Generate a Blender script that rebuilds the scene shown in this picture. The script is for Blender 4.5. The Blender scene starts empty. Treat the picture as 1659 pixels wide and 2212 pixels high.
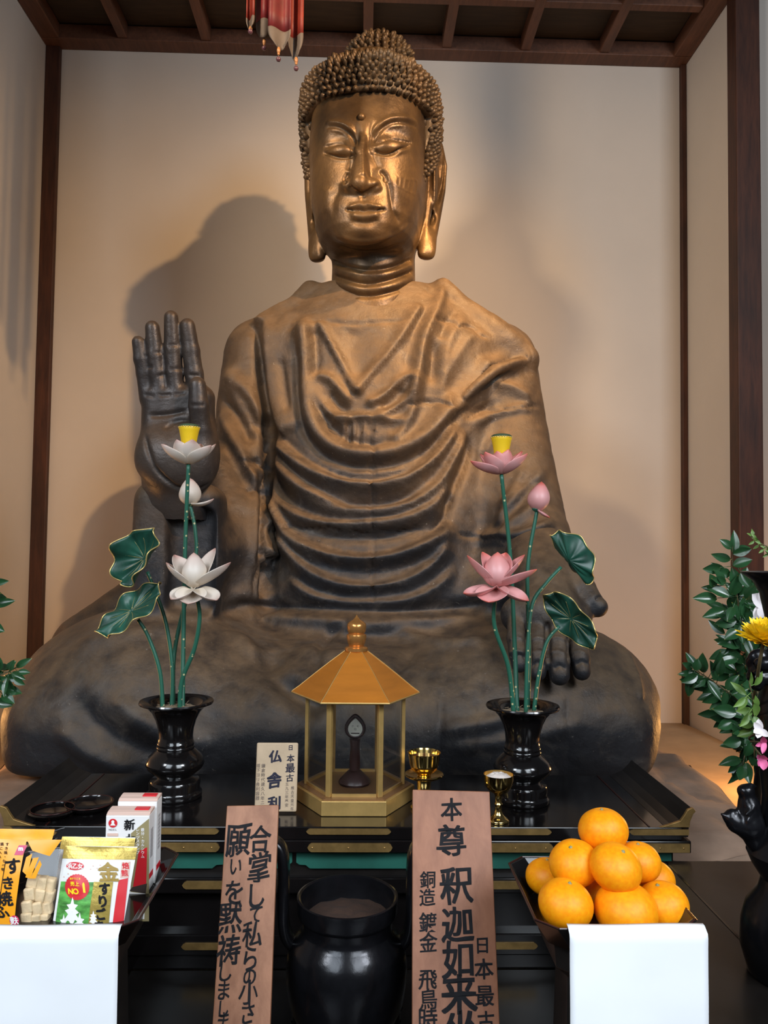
import bpy, math, random
import numpy as np
from mathutils import Vector, Matrix, noise
from mathutils.bvhtree import BVHTree

random.seed(7)
RNG = np.random.default_rng(7)
S = bpy.context.scene
COL = S.collection

# ------------------------------------------------------------------ camera
F_PX, IW, IH = 1680.0, 1659, 2212
YAW, PITCH, ROLL = math.radians(1.585), math.radians(2.458), math.radians(0.703)
CAM = np.array([0.0, 0.0, 1.6])
fw = np.array([math.sin(YAW)*math.cos(PITCH), math.cos(YAW)*math.cos(PITCH), math.sin(PITCH)])
rt = np.cross(fw, [0, 0, 1.0]); rt /= np.linalg.norm(rt)
up = np.cross(rt, fw)
RT = rt*math.cos(ROLL)+up*math.sin(ROLL)
UP = -rt*math.sin(ROLL)+up*math.cos(ROLL)
cam = bpy.data.cameras.new('camera'); camo = bpy.data.objects.new('camera', cam); COL.objects.link(camo)
cam.sensor_fit = 'VERTICAL'; cam.sensor_height = 24.0; cam.lens = F_PX/IH*24.0
cam.clip_start = 0.02; cam.clip_end = 60
camo.matrix_world = Matrix(((RT[0], UP[0], -fw[0], CAM[0]), (RT[1], UP[1], -fw[1], CAM[1]), (RT[2], UP[2], -fw[2], CAM[2]), (0, 0, 0, 1)))
S.camera = camo

# ------------------------------------------------------------------ light, world, exposure
S.view_settings.view_transform = 'Standard'
S.view_settings.look = 'None'
S.view_settings.gamma = 1.0
S.view_settings.use_curve_mapping = False
S.view_settings.exposure = 0.0
w = bpy.data.worlds.new('world'); S.world = w; w.use_nodes = True
w.node_tree.nodes['Background'].inputs[0].default_value = (0.80, 0.86, 1.0, 1)
w.node_tree.nodes['Background'].inputs[1].default_value = 0.055

def look_at(o, target):
    d = Vector(target)-o.location
    o.rotation_euler = d.to_track_quat('-Z', 'Y').to_euler()

def spot(name, loc, target, energy, color, size, cone, blend=0.5):
    l = bpy.data.lights.new(name, 'SPOT'); l.energy = energy; l.color = color
    l.shadow_soft_size = size; l.spot_size = math.radians(cone); l.spot_blend = blend
    o = bpy.data.objects.new(name, l); COL.objects.link(o); o.location = loc; look_at(o, target); return o

def area(name, loc, target, energy, color, sx, sy, spread=180):
    l = bpy.data.lights.new(name, 'AREA'); l.energy = energy; l.color = color
    l.shape = 'RECTANGLE'; l.size = sx; l.size_y = sy; l.spread = math.radians(spread)
    o = bpy.data.objects.new(name, l); COL.objects.link(o); o.location = loc; look_at(o, target); return o

def point(name, loc, energy, color, size):
    l = bpy.data.lights.new(name, 'POINT'); l.energy = energy; l.color = color; l.shadow_soft_size = size
    o = bpy.data.objects.new(name, l); COL.objects.link(o); o.location = loc; return o

WARM = (1.0, 0.58, 0.25)
spot('spotlight_right', (1.30, 0.45, 3.62), (0.10, 2.5, 2.62), 330, WARM, 0.03, 60, 1.0)
spot('spotlight_chest', (0.80, 1.35, 3.75), (0.17, 2.5, 2.20), 260, (1.0, 0.60, 0.26), 0.03, 30, 1.0)
spot('spotlight_left', (-1.20, 0.40, 3.75), (0.10, 2.5, 2.95), 200, (1.0, 0.68, 0.38), 0.12, 56, 1.0)
area('doorway_daylight_left', (-0.90, -0.60, 2.45), (-0.15, 1.05, 1.08), 6.0, (0.80, 0.90, 1.0), 0.9, 1.2, 80)
area('doorway_daylight_right', (0.90, -0.60, 2.45), (0.15, 1.05, 1.08), 7.6, (0.84, 0.92, 1.0), 0.9, 1.2, 80)
area('window_daylight_right', (2.0, -0.7, 3.25), (0.0, 3.0, 2.5), 52, (0.86, 0.92, 1.0), 0.6, 0.8)
area('window_daylight_left', (-2.0, -0.7, 3.35), (0.0, 3.0, 2.5), 44, (0.86, 0.92, 1.0), 0.6, 0.8)
point('floor_lamp_right', (1.40, 2.50, 1.02), 13.0, (1.0, 0.47, 0.13), 0.05)
point('floor_lamp_left', (-1.33, 2.30, 1.10), 6.0, (1.0, 0.48, 0.15), 0.05)

# ------------------------------------------------------------------ helpers
def ray(px, py):
    d = RT*((px-IW/2)/F_PX)+UP*((IH/2-py)/F_PX)+fw
    return d
def P(px, py, Y):
    d = ray(px, py); return CAM+d*(Y/d[1])
def PZ(px, py, z):
    d = ray(px, py); return CAM+d*((z-CAM[2])/d[2])
def PPL(px, py, p0, n):
    d = ray(px, py); n = np.asarray(n, float)
    return CAM+d*(((np.asarray(p0)-CAM)@n)/(d@n))
def nrm(v):
    v = np.asarray(v, float); return v/np.linalg.norm(v)

def wloc(o):
    p = np.zeros(3)
    while o is not None:
        p += np.array(o.location); o = o.parent
    return p

def tag(o, label=None, cat=None, group=None, kind=None):
    if label: o['label'] = label
    if cat: o['category'] = cat
    if group: o['group'] = group
    if kind: o['kind'] = kind
    return o

def thing(name, label, cat, loc=(0, 0, 0), group=None):
    o = bpy.data.objects.new(name, None); COL.objects.link(o)
    o.location = [float(c) for c in loc]; o.empty_display_size = 0.05
    return tag(o, label, cat, group)

def link_mesh(name, V, Fc, m, parent=None, origin=None, smooth=False, uv=None):
    V = np.asarray(V, float)
    off = wloc(parent) if parent is not None else np.zeros(3)
    if origin is not None: off = np.asarray(origin, float)
    me = bpy.data.meshes.new(name)
    me.from_pydata((V-off).tolist(), [], [list(map(int, f)) for f in Fc])
    if uv is not None:
        l = me.uv_layers.new(name='UVMap')
        idx = np.empty(len(me.loops), dtype=np.int32); me.loops.foreach_get('vertex_index', idx)
        l.data.foreach_set('uv', np.asarray(uv, np.float32)[idx].ravel())
    if isinstance(smooth, bool):
        me.polygons.foreach_set('use_smooth', [smooth]*len(me.polygons))
    me.update()
    o = bpy.data.objects.new(name, me); COL.objects.link(o)
    if m is not None: me.materials.append(m)
    if parent is not None: o.parent = parent
    elif origin is not None: o.location = [float(c) for c in off]
    if smooth is not False and not (smooth is True):
        me.polygons.foreach_set('use_smooth', [True]*len(me.polygons))
        me.set_sharp_from_angle(angle=math.radians(smooth))
    return o

class MB:
    def __init__(s): s.v = []; s.f = []; s.uv = []
    def add(s, V, Fc, uv=None):
        b = len(s.v); s.v += [tuple(map(float, p)) for p in V]; s.f += [[i+b for i in f] for f in Fc]
        s.uv += ([tuple(u) for u in uv] if uv is not None else [(0, 0)]*len(V)); return s
    def box(s, lo, hi):
        x0, y0, z0 = lo; x1, y1, z1 = hi
        V = [(x0,y0,z0),(x1,y0,z0),(x1,y1,z0),(x0,y1,z0),(x0,y0,z1),(x1,y0,z1),(x1,y1,z1),(x0,y1,z1)]
        return s.add(V, [(0,3,2,1),(4,5,6,7),(0,1,5,4),(1,2,6,5),(2,3,7,6),(3,0,4,7)])
    def frame_box(s, o, u, v, n, lu, lv, ln):
        # box from corner o along unit-ish vectors
        o, u, v, n = [np.asarray(a, float) for a in (o, u, v, n)]
        V = [o, o+u*lu, o+u*lu+n*ln, o+n*ln, o+v*lv, o+u*lu+v*lv, o+u*lu+v*lv+n*ln, o+v*lv+n*ln]
        return s.add(V, [(0,3,2,1),(4,5,6,7),(0,1,5,4),(1,2,6,5),(2,3,7,6),(3,0,4,7)])
    def prism(s, poly, d):
        # poly: planar 3D points; extrude by vector d
        n = len(poly); d = np.asarray(d, float)
        V = [np.asarray(p, float) for p in poly]+[np.asarray(p, float)+d for p in poly]
        Fc = [list(range(n))[::-1], [n+i for i in range(n)]]+[(i, (i+1) % n, n+(i+1) % n, n+i) for i in range(n)]
        return s.add(V, Fc)
    def lathe(s, c, prof, seg=40, sx=1, sy=1, a0=0, squash=None):
        # prof: list of (r, z)
        V = []; n = len(prof)
        for r, z in prof:
            for k in range(seg):
                a = a0+2*math.pi*k/seg
                V.append((c[0]+r*sx*math.cos(a), c[1]+r*sy*math.sin(a), c[2]+z))
        Fc = []
        for i in range(n-1):
            for k in range(seg):
                k2 = (k+1) % seg
                Fc.append((i*seg+k, i*seg+k2, (i+1)*seg+k2, (i+1)*seg+k))
        if prof[0][0] > 1e-6: Fc.append(list(range(seg))[::-1])
        if prof[-1][0] > 1e-6: Fc.append([(n-1)*seg+k for k in range(seg)])
        return s.add(V, Fc)
    def tube(s, path, rad, seg=10, caps=True):
        path = np.asarray(path, float); n = len(path)
        rad = np.full(n, rad) if np.isscalar(rad) else np.asarray(rad, float)
        T = np.gradient(path, axis=0); T /= np.linalg.norm(T, axis=1)[:, None]+1e-12
        a = np.array([0, 0, 1.0]) if abs(T[0][2]) < 0.9 else np.array([1.0, 0, 0])
        u = nrm(np.cross(T[0], a)); V = []
        for i in range(n):
            u = nrm(u-T[i]*(u@T[i])); v = np.cross(T[i], u)
            for k in range(seg):
                t = 2*math.pi*k/seg
                V.append(path[i]+rad[i]*(u*math.cos(t)+v*math.sin(t)))
        Fc = []
        for i in range(n-1):
            for k in range(seg):
                k2 = (k+1) % seg
                Fc.append((i*seg+k, i*seg+k2, (i+1)*seg+k2, (i+1)*seg+k))
        if caps: Fc += [list(range(seg))[::-1], [(n-1)*seg+k for k in range(seg)]]
        uv = [(i/(n-1), k/seg) for i in range(n) for k in range(seg)]
        return s.add(V, Fc, uv)
    def grid(s, G, uvs=None, closed=False):
        G = np.asarray(G, float); a, b = G.shape[:2]
        Fc = []
        for i in range(a-1):
            for j in range(b if closed else b-1):
                j2 = (j+1) % b
                Fc.append((i*b+j, i*b+j2, (i+1)*b+j2, (i+1)*b+j))
        uv = [(i/(a-1), j/max(b-1, 1)) for i in range(a) for j in range(b)]
        return s.add(G.reshape(-1, 3), Fc, uv)
    def build(s, name, m, parent=None, origin=None, smooth=False, bevel=0, solid=0):
        o = link_mesh(name, s.v, s.f, m, parent, origin, smooth, s.uv)
        if solid:
            md = o.modifiers.new('solid', 'SOLIDIFY'); md.thickness = solid; md.offset = 0
        if bevel:
            md = o.modifiers.new('bevel', 'BEVEL'); md.width = bevel; md.segments = 2; md.limit_method = 'ANGLE'
        return o

def spline(pts, step):
    """Catmull-Rom through pts, sampled about every `step` units."""
    p = np.asarray(pts, float)
    if len(p) == 2:
        n = max(2, int(np.linalg.norm(p[1]-p[0])/step)+1)
        return np.array([p[0]+(p[1]-p[0])*t for t in np.linspace(0, 1, n)])
    q = np.vstack([2*p[0]-p[1], p, 2*p[-1]-p[-2]]); out = []
    for i in range(1, len(q)-2):
        n = max(2, int(np.linalg.norm(q[i+1]-q[i])/step)+1)
        for t in np.linspace(0, 1, n, endpoint=False):
            a, b, c, d = q[i-1:i+3]
            out.append(0.5*((2*b)+(-a+c)*t+(2*a-5*b+4*c-d)*t*t+(-a+3*b-3*c+d)*t**3))
    out.append(p[-1]); return np.array(out)

# ------------------------------------------------------------------ materials
def new_mat(name):
    m = bpy.data.materials.new(name); m.use_nodes = True
    nt = m.node_tree; b = nt.nodes['Principled BSDF']; return m, nt, b
def ramp(nt, src, stops):
    r = nt.nodes.new('ShaderNodeValToRGB'); e = r.color_ramp.elements
    while len(e) < len(stops): e.new(0.5)
    for k, (p, c) in enumerate(stops):
        e[k].position = p; e[k].color = tuple(c)+((1,) if len(c) == 3 else ())
    nt.links.new(src, r.inputs[0]); return r.outputs[0]
def tex(nt, kind, scale, detail=4, rough=0.55, vec=None, stretch=None, dist=0.0):
    tc = nt.nodes.new('ShaderNodeTexCoord'); src = tc.outputs['Object']
    if stretch is not None:
        mp = nt.nodes.new('ShaderNodeMapping'); mp.inputs['Scale'].default_value = stretch
        nt.links.new(src, mp.inputs[0]); src = mp.outputs[0]
    n = nt.nodes.new('ShaderNodeTex'+kind); n.inputs['Scale'].default_value = scale
    if kind == 'Noise':
        n.inputs['Detail'].default_value = detail; n.inputs['Roughness'].default_value = rough
        n.inputs['Distortion'].default_value = dist
    nt.links.new(src, n.inputs['Vector']); return n
def bump(nt, b, src, strength, dist=0.01, prev=None):
    n = nt.nodes.new('ShaderNodeBump'); n.inputs['Strength'].default_value = strength; n.inputs['Distance'].default_value = dist
    nt.links.new(src, n.inputs['Height'])
    if prev is not None: nt.links.new(prev, n.inputs['Normal'])
    nt.links.new(n.outputs[0], b.inputs['Normal']); return n.outputs[0]
def mix(nt, fac, a, b):
    n = nt.nodes.new('ShaderNodeMix'); n.data_type = 'RGBA'
    for s, v in ((0, fac), (6, a), (7, b)):
        if isinstance(v, (int, float)): n.inputs[s].default_value = v
        elif isinstance(v, tuple): n.inputs[s].default_value = v+(1,) if len(v) == 3 else v
        else: nt.links.new(v, n.inputs[s])
    return n.outputs[2]
def math_n(nt, op, a, b=0.0):
    n = nt.nodes.new('ShaderNodeMath'); n.operation = op
    for s, v in ((0, a), (1, b)):
        if isinstance(v, (int, float)): n.inputs[s].default_value = v
        else: nt.links.new(v, n.inputs[s])
    return n.outputs[0]

def plain(name, c, rough=0.5, metal=0.0, spec=None, var=0.0, scale=20, bmp=0.0, bscale=60, coat=0.0, trans=0.0, sss=0.0, stretch=None):
    m, nt, b = new_mat(name)
    b.inputs['Base Color'].default_value = tuple(c)+(1,)
    b.inputs['Roughness'].default_value = rough; b.inputs['Metallic'].default_value = metal
    if spec is not None: b.inputs['Specular IOR Level'].default_value = spec
    if coat: b.inputs['Coat Weight'].default_value = coat; b.inputs['Coat Roughness'].default_value = 0.08
    if trans: b.inputs['Transmission Weight'].default_value = trans
    if sss: b.inputs['Subsurface Weight'].default_value = sss; b.inputs['Subsurface Radius'].default_value = (0.01, 0.006, 0.003)
    n = tex(nt, 'Noise', scale, 5, 0.6, stretch=stretch)
    lo = tuple(max(0, x*(1-var)) for x in c); hi = tuple(min(1, x*(1+var)) for x in c)
    nt.links.new(ramp(nt, n.outputs[0], [(0.3, lo), (0.7, hi)]), b.inputs['Base Color'])
    if bmp:
        n2 = tex(nt, 'Noise', bscale, 4, 0.6, stretch=stretch); bump(nt, b, n2.outputs[0], bmp, 0.004)
    return m

def wood(name, c1, c2, rough=0.45, axis='z', scale=6.0, bmp=0.15, spec=None):
    m, nt, b = new_mat(name)
    st = {'x': (1, 9, 9), 'y': (9, 1, 9), 'z': (9, 9, 1)}[axis]
    n = tex(nt, 'Noise', scale, 6, 0.65, stretch=st, dist=0.4)
    n2 = tex(nt, 'Noise', 2.5, 3, 0.5)
    base = ramp(nt, n.outputs[0], [(0.3, c1), (0.72, c2)])
    dk = ramp(nt, n2.outputs[0], [(0.3, (0.62, 0.62, 0.62)), (0.7, (1.1, 1.08, 1.05))])
    mm = nt.nodes.new('ShaderNodeMix'); mm.data_type = 'RGBA'; mm.blend_type = 'MULTIPLY'; mm.inputs[0].default_value = 1
    nt.links.new(base, mm.inputs[6]); nt.links.new(dk, mm.inputs[7])
    nt.links.new(mm.outputs[2], b.inputs['Base Color']); b.inputs['Roughness'].default_value = rough
    if spec is not None: b.inputs['Specular IOR Level'].default_value = spec
    bump(nt, b, n.outputs[0], bmp, 0.002); return m

def bronze(name, dark, brown, dust, metal, rough, fleck=0.5, dustamt=0.6, patina_light=0.0):
    m, nt, b = new_mat(name)
    n1 = tex(nt, 'Noise', 3.2, 8, 0.62, dist=0.3); n2 = tex(nt, 'Noise', 16, 6, 0.65); n3 = tex(nt, 'Noise', 90, 3, 0.6)
    src = n1.outputs[0]
    if patina_light:
        # browner chest, blacker legs: part real ageing, part warm light painted into the colour
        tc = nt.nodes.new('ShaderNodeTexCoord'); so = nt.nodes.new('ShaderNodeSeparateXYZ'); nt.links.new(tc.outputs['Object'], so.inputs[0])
        src = math_n(nt, 'ADD', src, math_n(nt, 'MULTIPLY', math_n(nt, 'SUBTRACT', so.outputs[2], 0.80), patina_light))
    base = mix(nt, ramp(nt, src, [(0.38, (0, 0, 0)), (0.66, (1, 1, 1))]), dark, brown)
    # pale dust that has settled on the ledges
    g = nt.nodes.new('ShaderNodeNewGeometry'); sp = nt.nodes.new('ShaderNodeSeparateXYZ'); nt.links.new(g.outputs['Normal'], sp.inputs[0])
    upf = ramp(nt, sp.outputs[2], [(0.05, (0, 0, 0)), (0.62, (1, 1, 1))])
    dn = math_n(nt, 'MULTIPLY', upf, ramp(nt, n2.outputs[0], [(0.32, (0.25, 0.25, 0.25)), (0.68, (1, 1, 1))]))
    dn = math_n(nt, 'MULTIPLY', dn, dustamt)
    base = mix(nt, dn, base, dust)
    fl = ramp(nt, n3.outputs[0], [(0.69, (0, 0, 0)), (0.74, (1, 1, 1))])
    n4 = tex(nt, 'Noise', 7, 10, 0.72, dist=0.8)
    wear = ramp(nt, n4.outputs[0], [(0.52, (0, 0, 0)), (0.68, (1, 1, 1))])
    base = mix(nt, math_n(nt, 'MULTIPLY', wear, fleck*0.8), base, (0.16, 0.135, 0.11))
    base = mix(nt, math_n(nt, 'MULTIPLY', fl, fleck), base, (0.30, 0.27, 0.23))
    nt.links.new(base, b.inputs['Base Color'])
    b.inputs['Metallic'].default_value = metal
    nt.links.new(ramp(nt, n2.outputs[0], [(0.3, (rough-0.08,)*3), (0.7, (rough+0.12,)*3)]), b.inputs['Roughness'])
    p = bump(nt, b, n2.outputs[0], 0.22+0.35*fleck, 0.012)
    bump(nt, b, n3.outputs[0], 0.12, 0.004, p)
    return m

M = {}
M['plaster'] = plain('plaster', (0.60, 0.55, 0.49), 0.9, var=0.05, scale=1.2, bmp=0.05, bscale=40, spec=0.2)
M['post'] = wood('dark_red_wood', (0.030, 0.009, 0.005), (0.085, 0.028, 0.013), 0.6, 'z')
M['rib'] = wood('ceiling_rib_wood', (0.085, 0.034, 0.018), (0.17, 0.070, 0.036), 0.6, 'y')
M['panel'] = wood('ceiling_panel_wood', (0.030, 0.019, 0.011), (0.055, 0.034, 0.018), 0.75, 'x')
M['earth'] = plain('earthen_floor', (0.42, 0.30, 0.18), 0.95, var=0.15, scale=5, bmp=0.3, bscale=18)
M['floor'] = plain('dark_boards', (0.05, 0.035, 0.025), 0.6, var=0.3, scale=3)
M['stone'] = plain('weathered_stone', (0.25, 0.165, 0.115), 0.9, var=0.34, scale=6, bmp=0.7, bscale=14)
M['lacquer'] = plain('black_lacquer', (0.006, 0.005, 0.005), 0.14, var=0.2, coat=0.3)
M['lacquer_soft'] = plain('worn_black_lacquer', (0.012, 0.010, 0.009), 0.28, var=0.3)
M['lacquer_red'] = plain('dark_red_lacquer', (0.035, 0.008, 0.006), 0.25, var=0.3)
M['green'] = plain('green_paint', (0.012, 0.105, 0.076), 0.6, var=0.18, scale=14)
M['brass_fit'] = plain('aged_gilt_fitting', (0.42, 0.26, 0.09), 0.42, 0.75, var=0.25, scale=40, bmp=0.1)
M['brass'] = plain('polished_brass', (0.83, 0.58, 0.20), 0.13, 1.0, var=0.06)
M['gold'] = plain('gold_paint', (0.68, 0.44, 0.15), 0.34, 0.65, var=0.12, scale=30)
M['gold_red'] = plain('bronze_gold_lacquer', (0.60, 0.27, 0.075), 0.25, 0.7, var=0.1)
M['roof'] = plain('amber_lacquer', (0.46, 0.155, 0.018), 0.38, 0.15, var=0.14, scale=9, stretch=(1, 1, 6))
M['casefloor'] = plain('brown_case_floor', (0.20, 0.10, 0.045), 0.3, 0.2, var=0.1)
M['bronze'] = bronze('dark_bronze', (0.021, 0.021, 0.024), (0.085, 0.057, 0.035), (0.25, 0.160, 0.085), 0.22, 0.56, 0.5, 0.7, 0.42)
M['bronze_head'] = bronze('gilded_bronze', (0.075, 0.048, 0.028), (0.235, 0.138, 0.056), (0.28, 0.175, 0.075), 0.50, 0.40, 0.05, 0.35)
M['bronze_hair'] = bronze('dusty_bronze_hair', (0.070, 0.052, 0.034), (0.19, 0.120, 0.062), (0.26, 0.170, 0.085), 0.35, 0.46, 0.25, 0.6)
M['bronze_hand'] = bronze('dark_bronze_hand', (0.028, 0.026, 0.028), (0.055, 0.042, 0.034), (0.17, 0.105, 0.058), 0.30, 0.42, 0.25, 0.7)
M['bronze_black'] = plain('black_bronze', (0.010, 0.010, 0.012), 0.22, 0.5, var=0.4, bmp=0.1)
M['ash'] = plain('brown_ash', (0.038, 0.017, 0.009), 0.95, var=0.2, scale=60, bmp=0.6, bscale=120)
m, nt, b = new_mat('glowing_ember'); b.inputs['Emission Color'].default_value = (1, 0.12, 0.02, 1); b.inputs['Emission Strength'].default_value = 6; M['ember'] = m
M['sand'] = plain('vase_sand', (0.30, 0.22, 0.14), 0.95, var=0.3, scale=150, bmp=0.8, bscale=200)
M['ink'] = plain('black_ink', (0.011, 0.011, 0.013), 0.8, spec=0.2, var=0.3, scale=60)
M['inkblue'] = plain('blue_black_ink', (0.014, 0.014, 0.032), 0.8, var=0.3, scale=60)
M['inkfaint'] = plain('faded_ink', (0.16, 0.12, 0.095), 0.7, var=0.2, scale=60)
M['board'] = wood('reddish_cedar', (0.25, 0.092, 0.043), (0.39, 0.160, 0.082), 0.5, 'z', 5)
M['boardL'] = wood('worn_cedar', (0.26, 0.105, 0.050), (0.45, 0.205, 0.110), 0.5, 'z', 5)
M['cream_board'] = plain('pale_board', (0.52, 0.385, 0.25), 0.7, var=0.14, scale=14)
M['paper'] = plain('white_paper', (0.86, 0.88, 0.90), 0.75, var=0.015, scale=12, bmp=0.08, bscale=8)
M['orange'] = None
M['card_white'] = plain('white_card', (0.82, 0.80, 0.78), 0.4, var=0.02)
M['card_pink'] = plain('pinkish_card', (0.66, 0.46, 0.38), 0.5, var=0.12, stretch=(1, 30, 30), scale=8)
M['card_gold'] = plain('olive_gold_print', (0.36, 0.30, 0.15), 0.4, 0.2, var=0.05)
M['red'] = plain('red_print', (0.62, 0.018, 0.028), 0.4, var=0.05)
M['darkprint'] = plain('dark_print', (0.05, 0.035, 0.03), 0.4, var=0.2)
M['magenta'] = plain('crimson_print', (0.56, 0.02, 0.10), 0.4, var=0.05)
M['orangeprint'] = plain('orange_print', (0.92, 0.36, 0.012), 0.35, var=0.05)
M['yellowprint'] = plain('yellow_print', (0.95, 0.66, 0.02), 0.35, var=0.02)
M['whiteprint'] = plain('white_print', (0.85, 0.83, 0.80), 0.4, var=0.02)
M['greyprint'] = plain('grey_print', (0.42, 0.40, 0.40), 0.5, var=0.2, stretch=(30, 30, 120), scale=6)
M['goldfoil'] = plain('gold_foil', (0.52, 0.38, 0.09), 0.36, 0.55, var=0.2, scale=50, bmp=0.3, bscale=60)
M['goldink'] = plain('dark_gold_ink', (0.34, 0.22, 0.04), 0.5, var=0.1)
M['packwhite'] = plain('glossy_white_packet', (0.78, 0.78, 0.76), 0.25, var=0.03, bmp=0.2, bscale=20)
M['greenprint'] = plain('green_meadow_print', (0.10, 0.34, 0.07), 0.3, var=0.6, scale=60, stretch=(1, 1, 2.5))
M['fu'] = plain('wheat_gluten', (0.74, 0.56, 0.34), 0.85, var=0.14, scale=50, bmp=0.5, bscale=90)
m, nt, b = new_mat('clear_film'); b.inputs['Base Color'].default_value = (1, 1, 1, 1); b.inputs['Roughness'].default_value = 0.06
b.inputs['Transmission Weight'].default_value = 1.0; b.inputs['IOR'].default_value = 1.08; b.inputs['Specular IOR Level'].default_value = 0.9
M['film'] = m
m, nt, b = new_mat('glass_pane'); b.inputs['Base Color'].default_value = (0.97, 0.98, 0.97, 1); b.inputs['Roughness'].default_value = 0.01
b.inputs['Transmission Weight'].default_value = 1.0; b.inputs['IOR'].default_value = 1.45
M['glass'] = m
M['crystal'] = plain('clouded_crystal', (0.50, 0.50, 0.44), 0.15, var=0.1)
M['darkwood'] = plain('dark_reddish_wood', (0.035, 0.016, 0.015), 0.35, var=0.3)
M['rice'] = plain('white_rice', (0.85, 0.75, 0.68), 0.6, var=0.05)
M['wax'] = plain('dark_wax', (0.10, 0.03, 0.012), 0.35, var=0.1)
M['leaf'] = None

def uv_ramp_mat(name, stops, rough=0.4, coord=0, noise_amt=0.25, spec=None, scale=25, sss=0.0):
    m, nt, b = new_mat(name)
    uvn = nt.nodes.new('ShaderNodeUVMap'); uvn.uv_map = 'UVMap'; sp = nt.nodes.new('ShaderNodeSeparateXYZ')
    nt.links.new(uvn.outputs[0], sp.inputs[0])
    n = tex(nt, 'Noise', scale, 3, 0.5)
    f = math_n(nt, 'ADD', sp.outputs[coord], math_n(nt, 'MULTIPLY', math_n(nt, 'SUBTRACT', n.outputs[0], 0.5), noise_amt))
    nt.links.new(ramp(nt, f, stops), b.inputs['Base Color']); b.inputs['Roughness'].default_value = rough
    if sss: b.inputs['Subsurface Weight'].default_value = sss; b.inputs['Subsurface Radius'].default_value = (0.01, 0.006, 0.004)
    return m
M['petal_white'] = uv_ramp_mat('white_lotus_petal', [(0.0, (0.62, 0.52, 0.40)), (0.55, (0.74, 0.65, 0.56)), (0.86, (0.70, 0.55, 0.47)), (1.0, (0.52, 0.27, 0.22))], 0.45)
M['petal_pink'] = uv_ramp_mat('pink_lotus_petal', [(0.0, (0.56, 0.25, 0.23)), (0.5, (0.76, 0.38, 0.37)), (0.82, (0.74, 0.29, 0.27)), (1.0, (0.68, 0.12, 0.08))], 0.42)
M['pod'] = plain('yellow_seed_pod', (0.86, 0.56, 0.015), 0.35, var=0.05)
M['podtop'] = plain('olive_pod_top', (0.05, 0.085, 0.04), 0.5, var=0.3)
M['lotusleaf'] = plain('green_lotus_leaf', (0.011, 0.066, 0.042), 0.40, var=0.55, scale=18)
M['gilt'] = plain('gilt_line', (0.80, 0.60, 0.22), 0.35, 0.6, var=0.1)
def stem_mat():
    m, nt, b = new_mat('green_stem_with_gold_dots')
    v = tex(nt, 'Voronoi', 75); f = ramp(nt, v.outputs['Distance'], [(0.13, (1, 1, 1)), (0.2, (0, 0, 0))])
    nt.links.new(mix(nt, f, (0.022, 0.120, 0.075), (0.55, 0.50, 0.26)), b.inputs['Base Color']); b.inputs['Roughness'].default_value = 0.4
    return m
M['stem'] = stem_mat()
M['leafgreen'] = uv_ramp_mat('glossy_evergreen_leaf', [(0.0, (0.014, 0.050, 0.014)), (0.6, (0.020, 0.072, 0.026)), (0.93, (0.020, 0.065, 0.020)), (1.0, (0.16, 0.13, 0.02))], 0.24, noise_amt=0.15)
M['leaflight'] = uv_ramp_mat('pale_green_leaf', [(0.0, (0.08, 0.16, 0.03)), (1.0, (0.15, 0.26, 0.05))], 0.45)
M['twig'] = plain('brown_twig', (0.10, 0.075, 0.03), 0.7, var=0.3)
M['yellowpetal'] = plain('yellow_chrysanthemum', (0.90, 0.60, 0.01), 0.5, var=0.12, scale=40)
M['pinkpetal'] = plain('pink_petal', (0.68, 0.13, 0.30), 0.5, var=0.3, scale=50)
M['whitepetal'] = plain('white_petal', (0.78, 0.72, 0.72), 0.5, var=0.06, scale=50)
M['banner_red'] = plain('red_silk', (0.13, 0.008, 0.011), 0.55, var=0.35, scale=16)
M['banner_orange'] = plain('orange_red_silk', (0.20, 0.020, 0.010), 0.55, var=0.25, scale=20)
M['banner_grey'] = plain('grey_silk_tip', (0.12, 0.10, 0.085), 0.7, var=0.15)
M['bead'] = plain('amber_bead', (0.42, 0.20, 0.08), 0.3, var=0.2)
M['beaddark'] = plain('purple_bead', (0.11, 0.05, 0.07), 0.3, var=0.2)
def orange_mat():
    m, nt, b = new_mat('orange_peel')
    n = tex(nt, 'Noise', 14, 3, 0.5); v = tex(nt, 'Voronoi', 420)
    nt.links.new(ramp(nt, n.outputs[0], [(0.3, (0.90, 0.265, 0.002)), (0.7, (0.95, 0.36, 0.004))]), b.inputs['Base Color'])
    b.inputs['Roughness'].default_value = 0.42; b.inputs['Specular IOR Level'].default_value = 0.3; bump(nt, b, v.outputs['Distance'], 0.12, 0.0015); return m
M['orange'] = orange_mat()
M['calyx'] = plain('green_calyx', (0.28, 0.26, 0.12), 0.7, var=0.3, scale=80)

# ------------------------------------------------------------------ the setting
YW = 3.6
XL = float(P(104, 105, YW)[0]); XR = float(P(1478, 150, YW)[0])
ZC = float(P(790, 127, YW)[2])
ZB = float(P(1493, 1562, YW)[2])
def struct(name, mb, m, **k):
    o = mb.build(name, m, **k); o['kind'] = 'structure'; return o
struct('wall_back', MB().box((XL-0.12, YW, 0), (XR+0.12, YW+0.12, ZC+0.3)), M['plaster'])
struct('wall_left', MB().box((XL-0.12, 0.6, 0), (XL, YW, ZC+0.3)), M['plaster'])
PX0 = float(P(1578, 600, 3.12)[0]); PX1 = float(P(1630, 600, 3.12)[0])
struct('wall_right', MB().box((XR, 3.14, 0), (XR+0.12, YW, ZC+0.3)).box((PX1-0.01, 3.13, 0), (PX1+1.2, 3.25, ZC+0.3)), M['plaster'])
struct('ceiling', MB().box((XL-0.1, 0.9, ZC+0.075), (XR+0.1, YW+0.1, ZC+0.12)), M['panel'])
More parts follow.
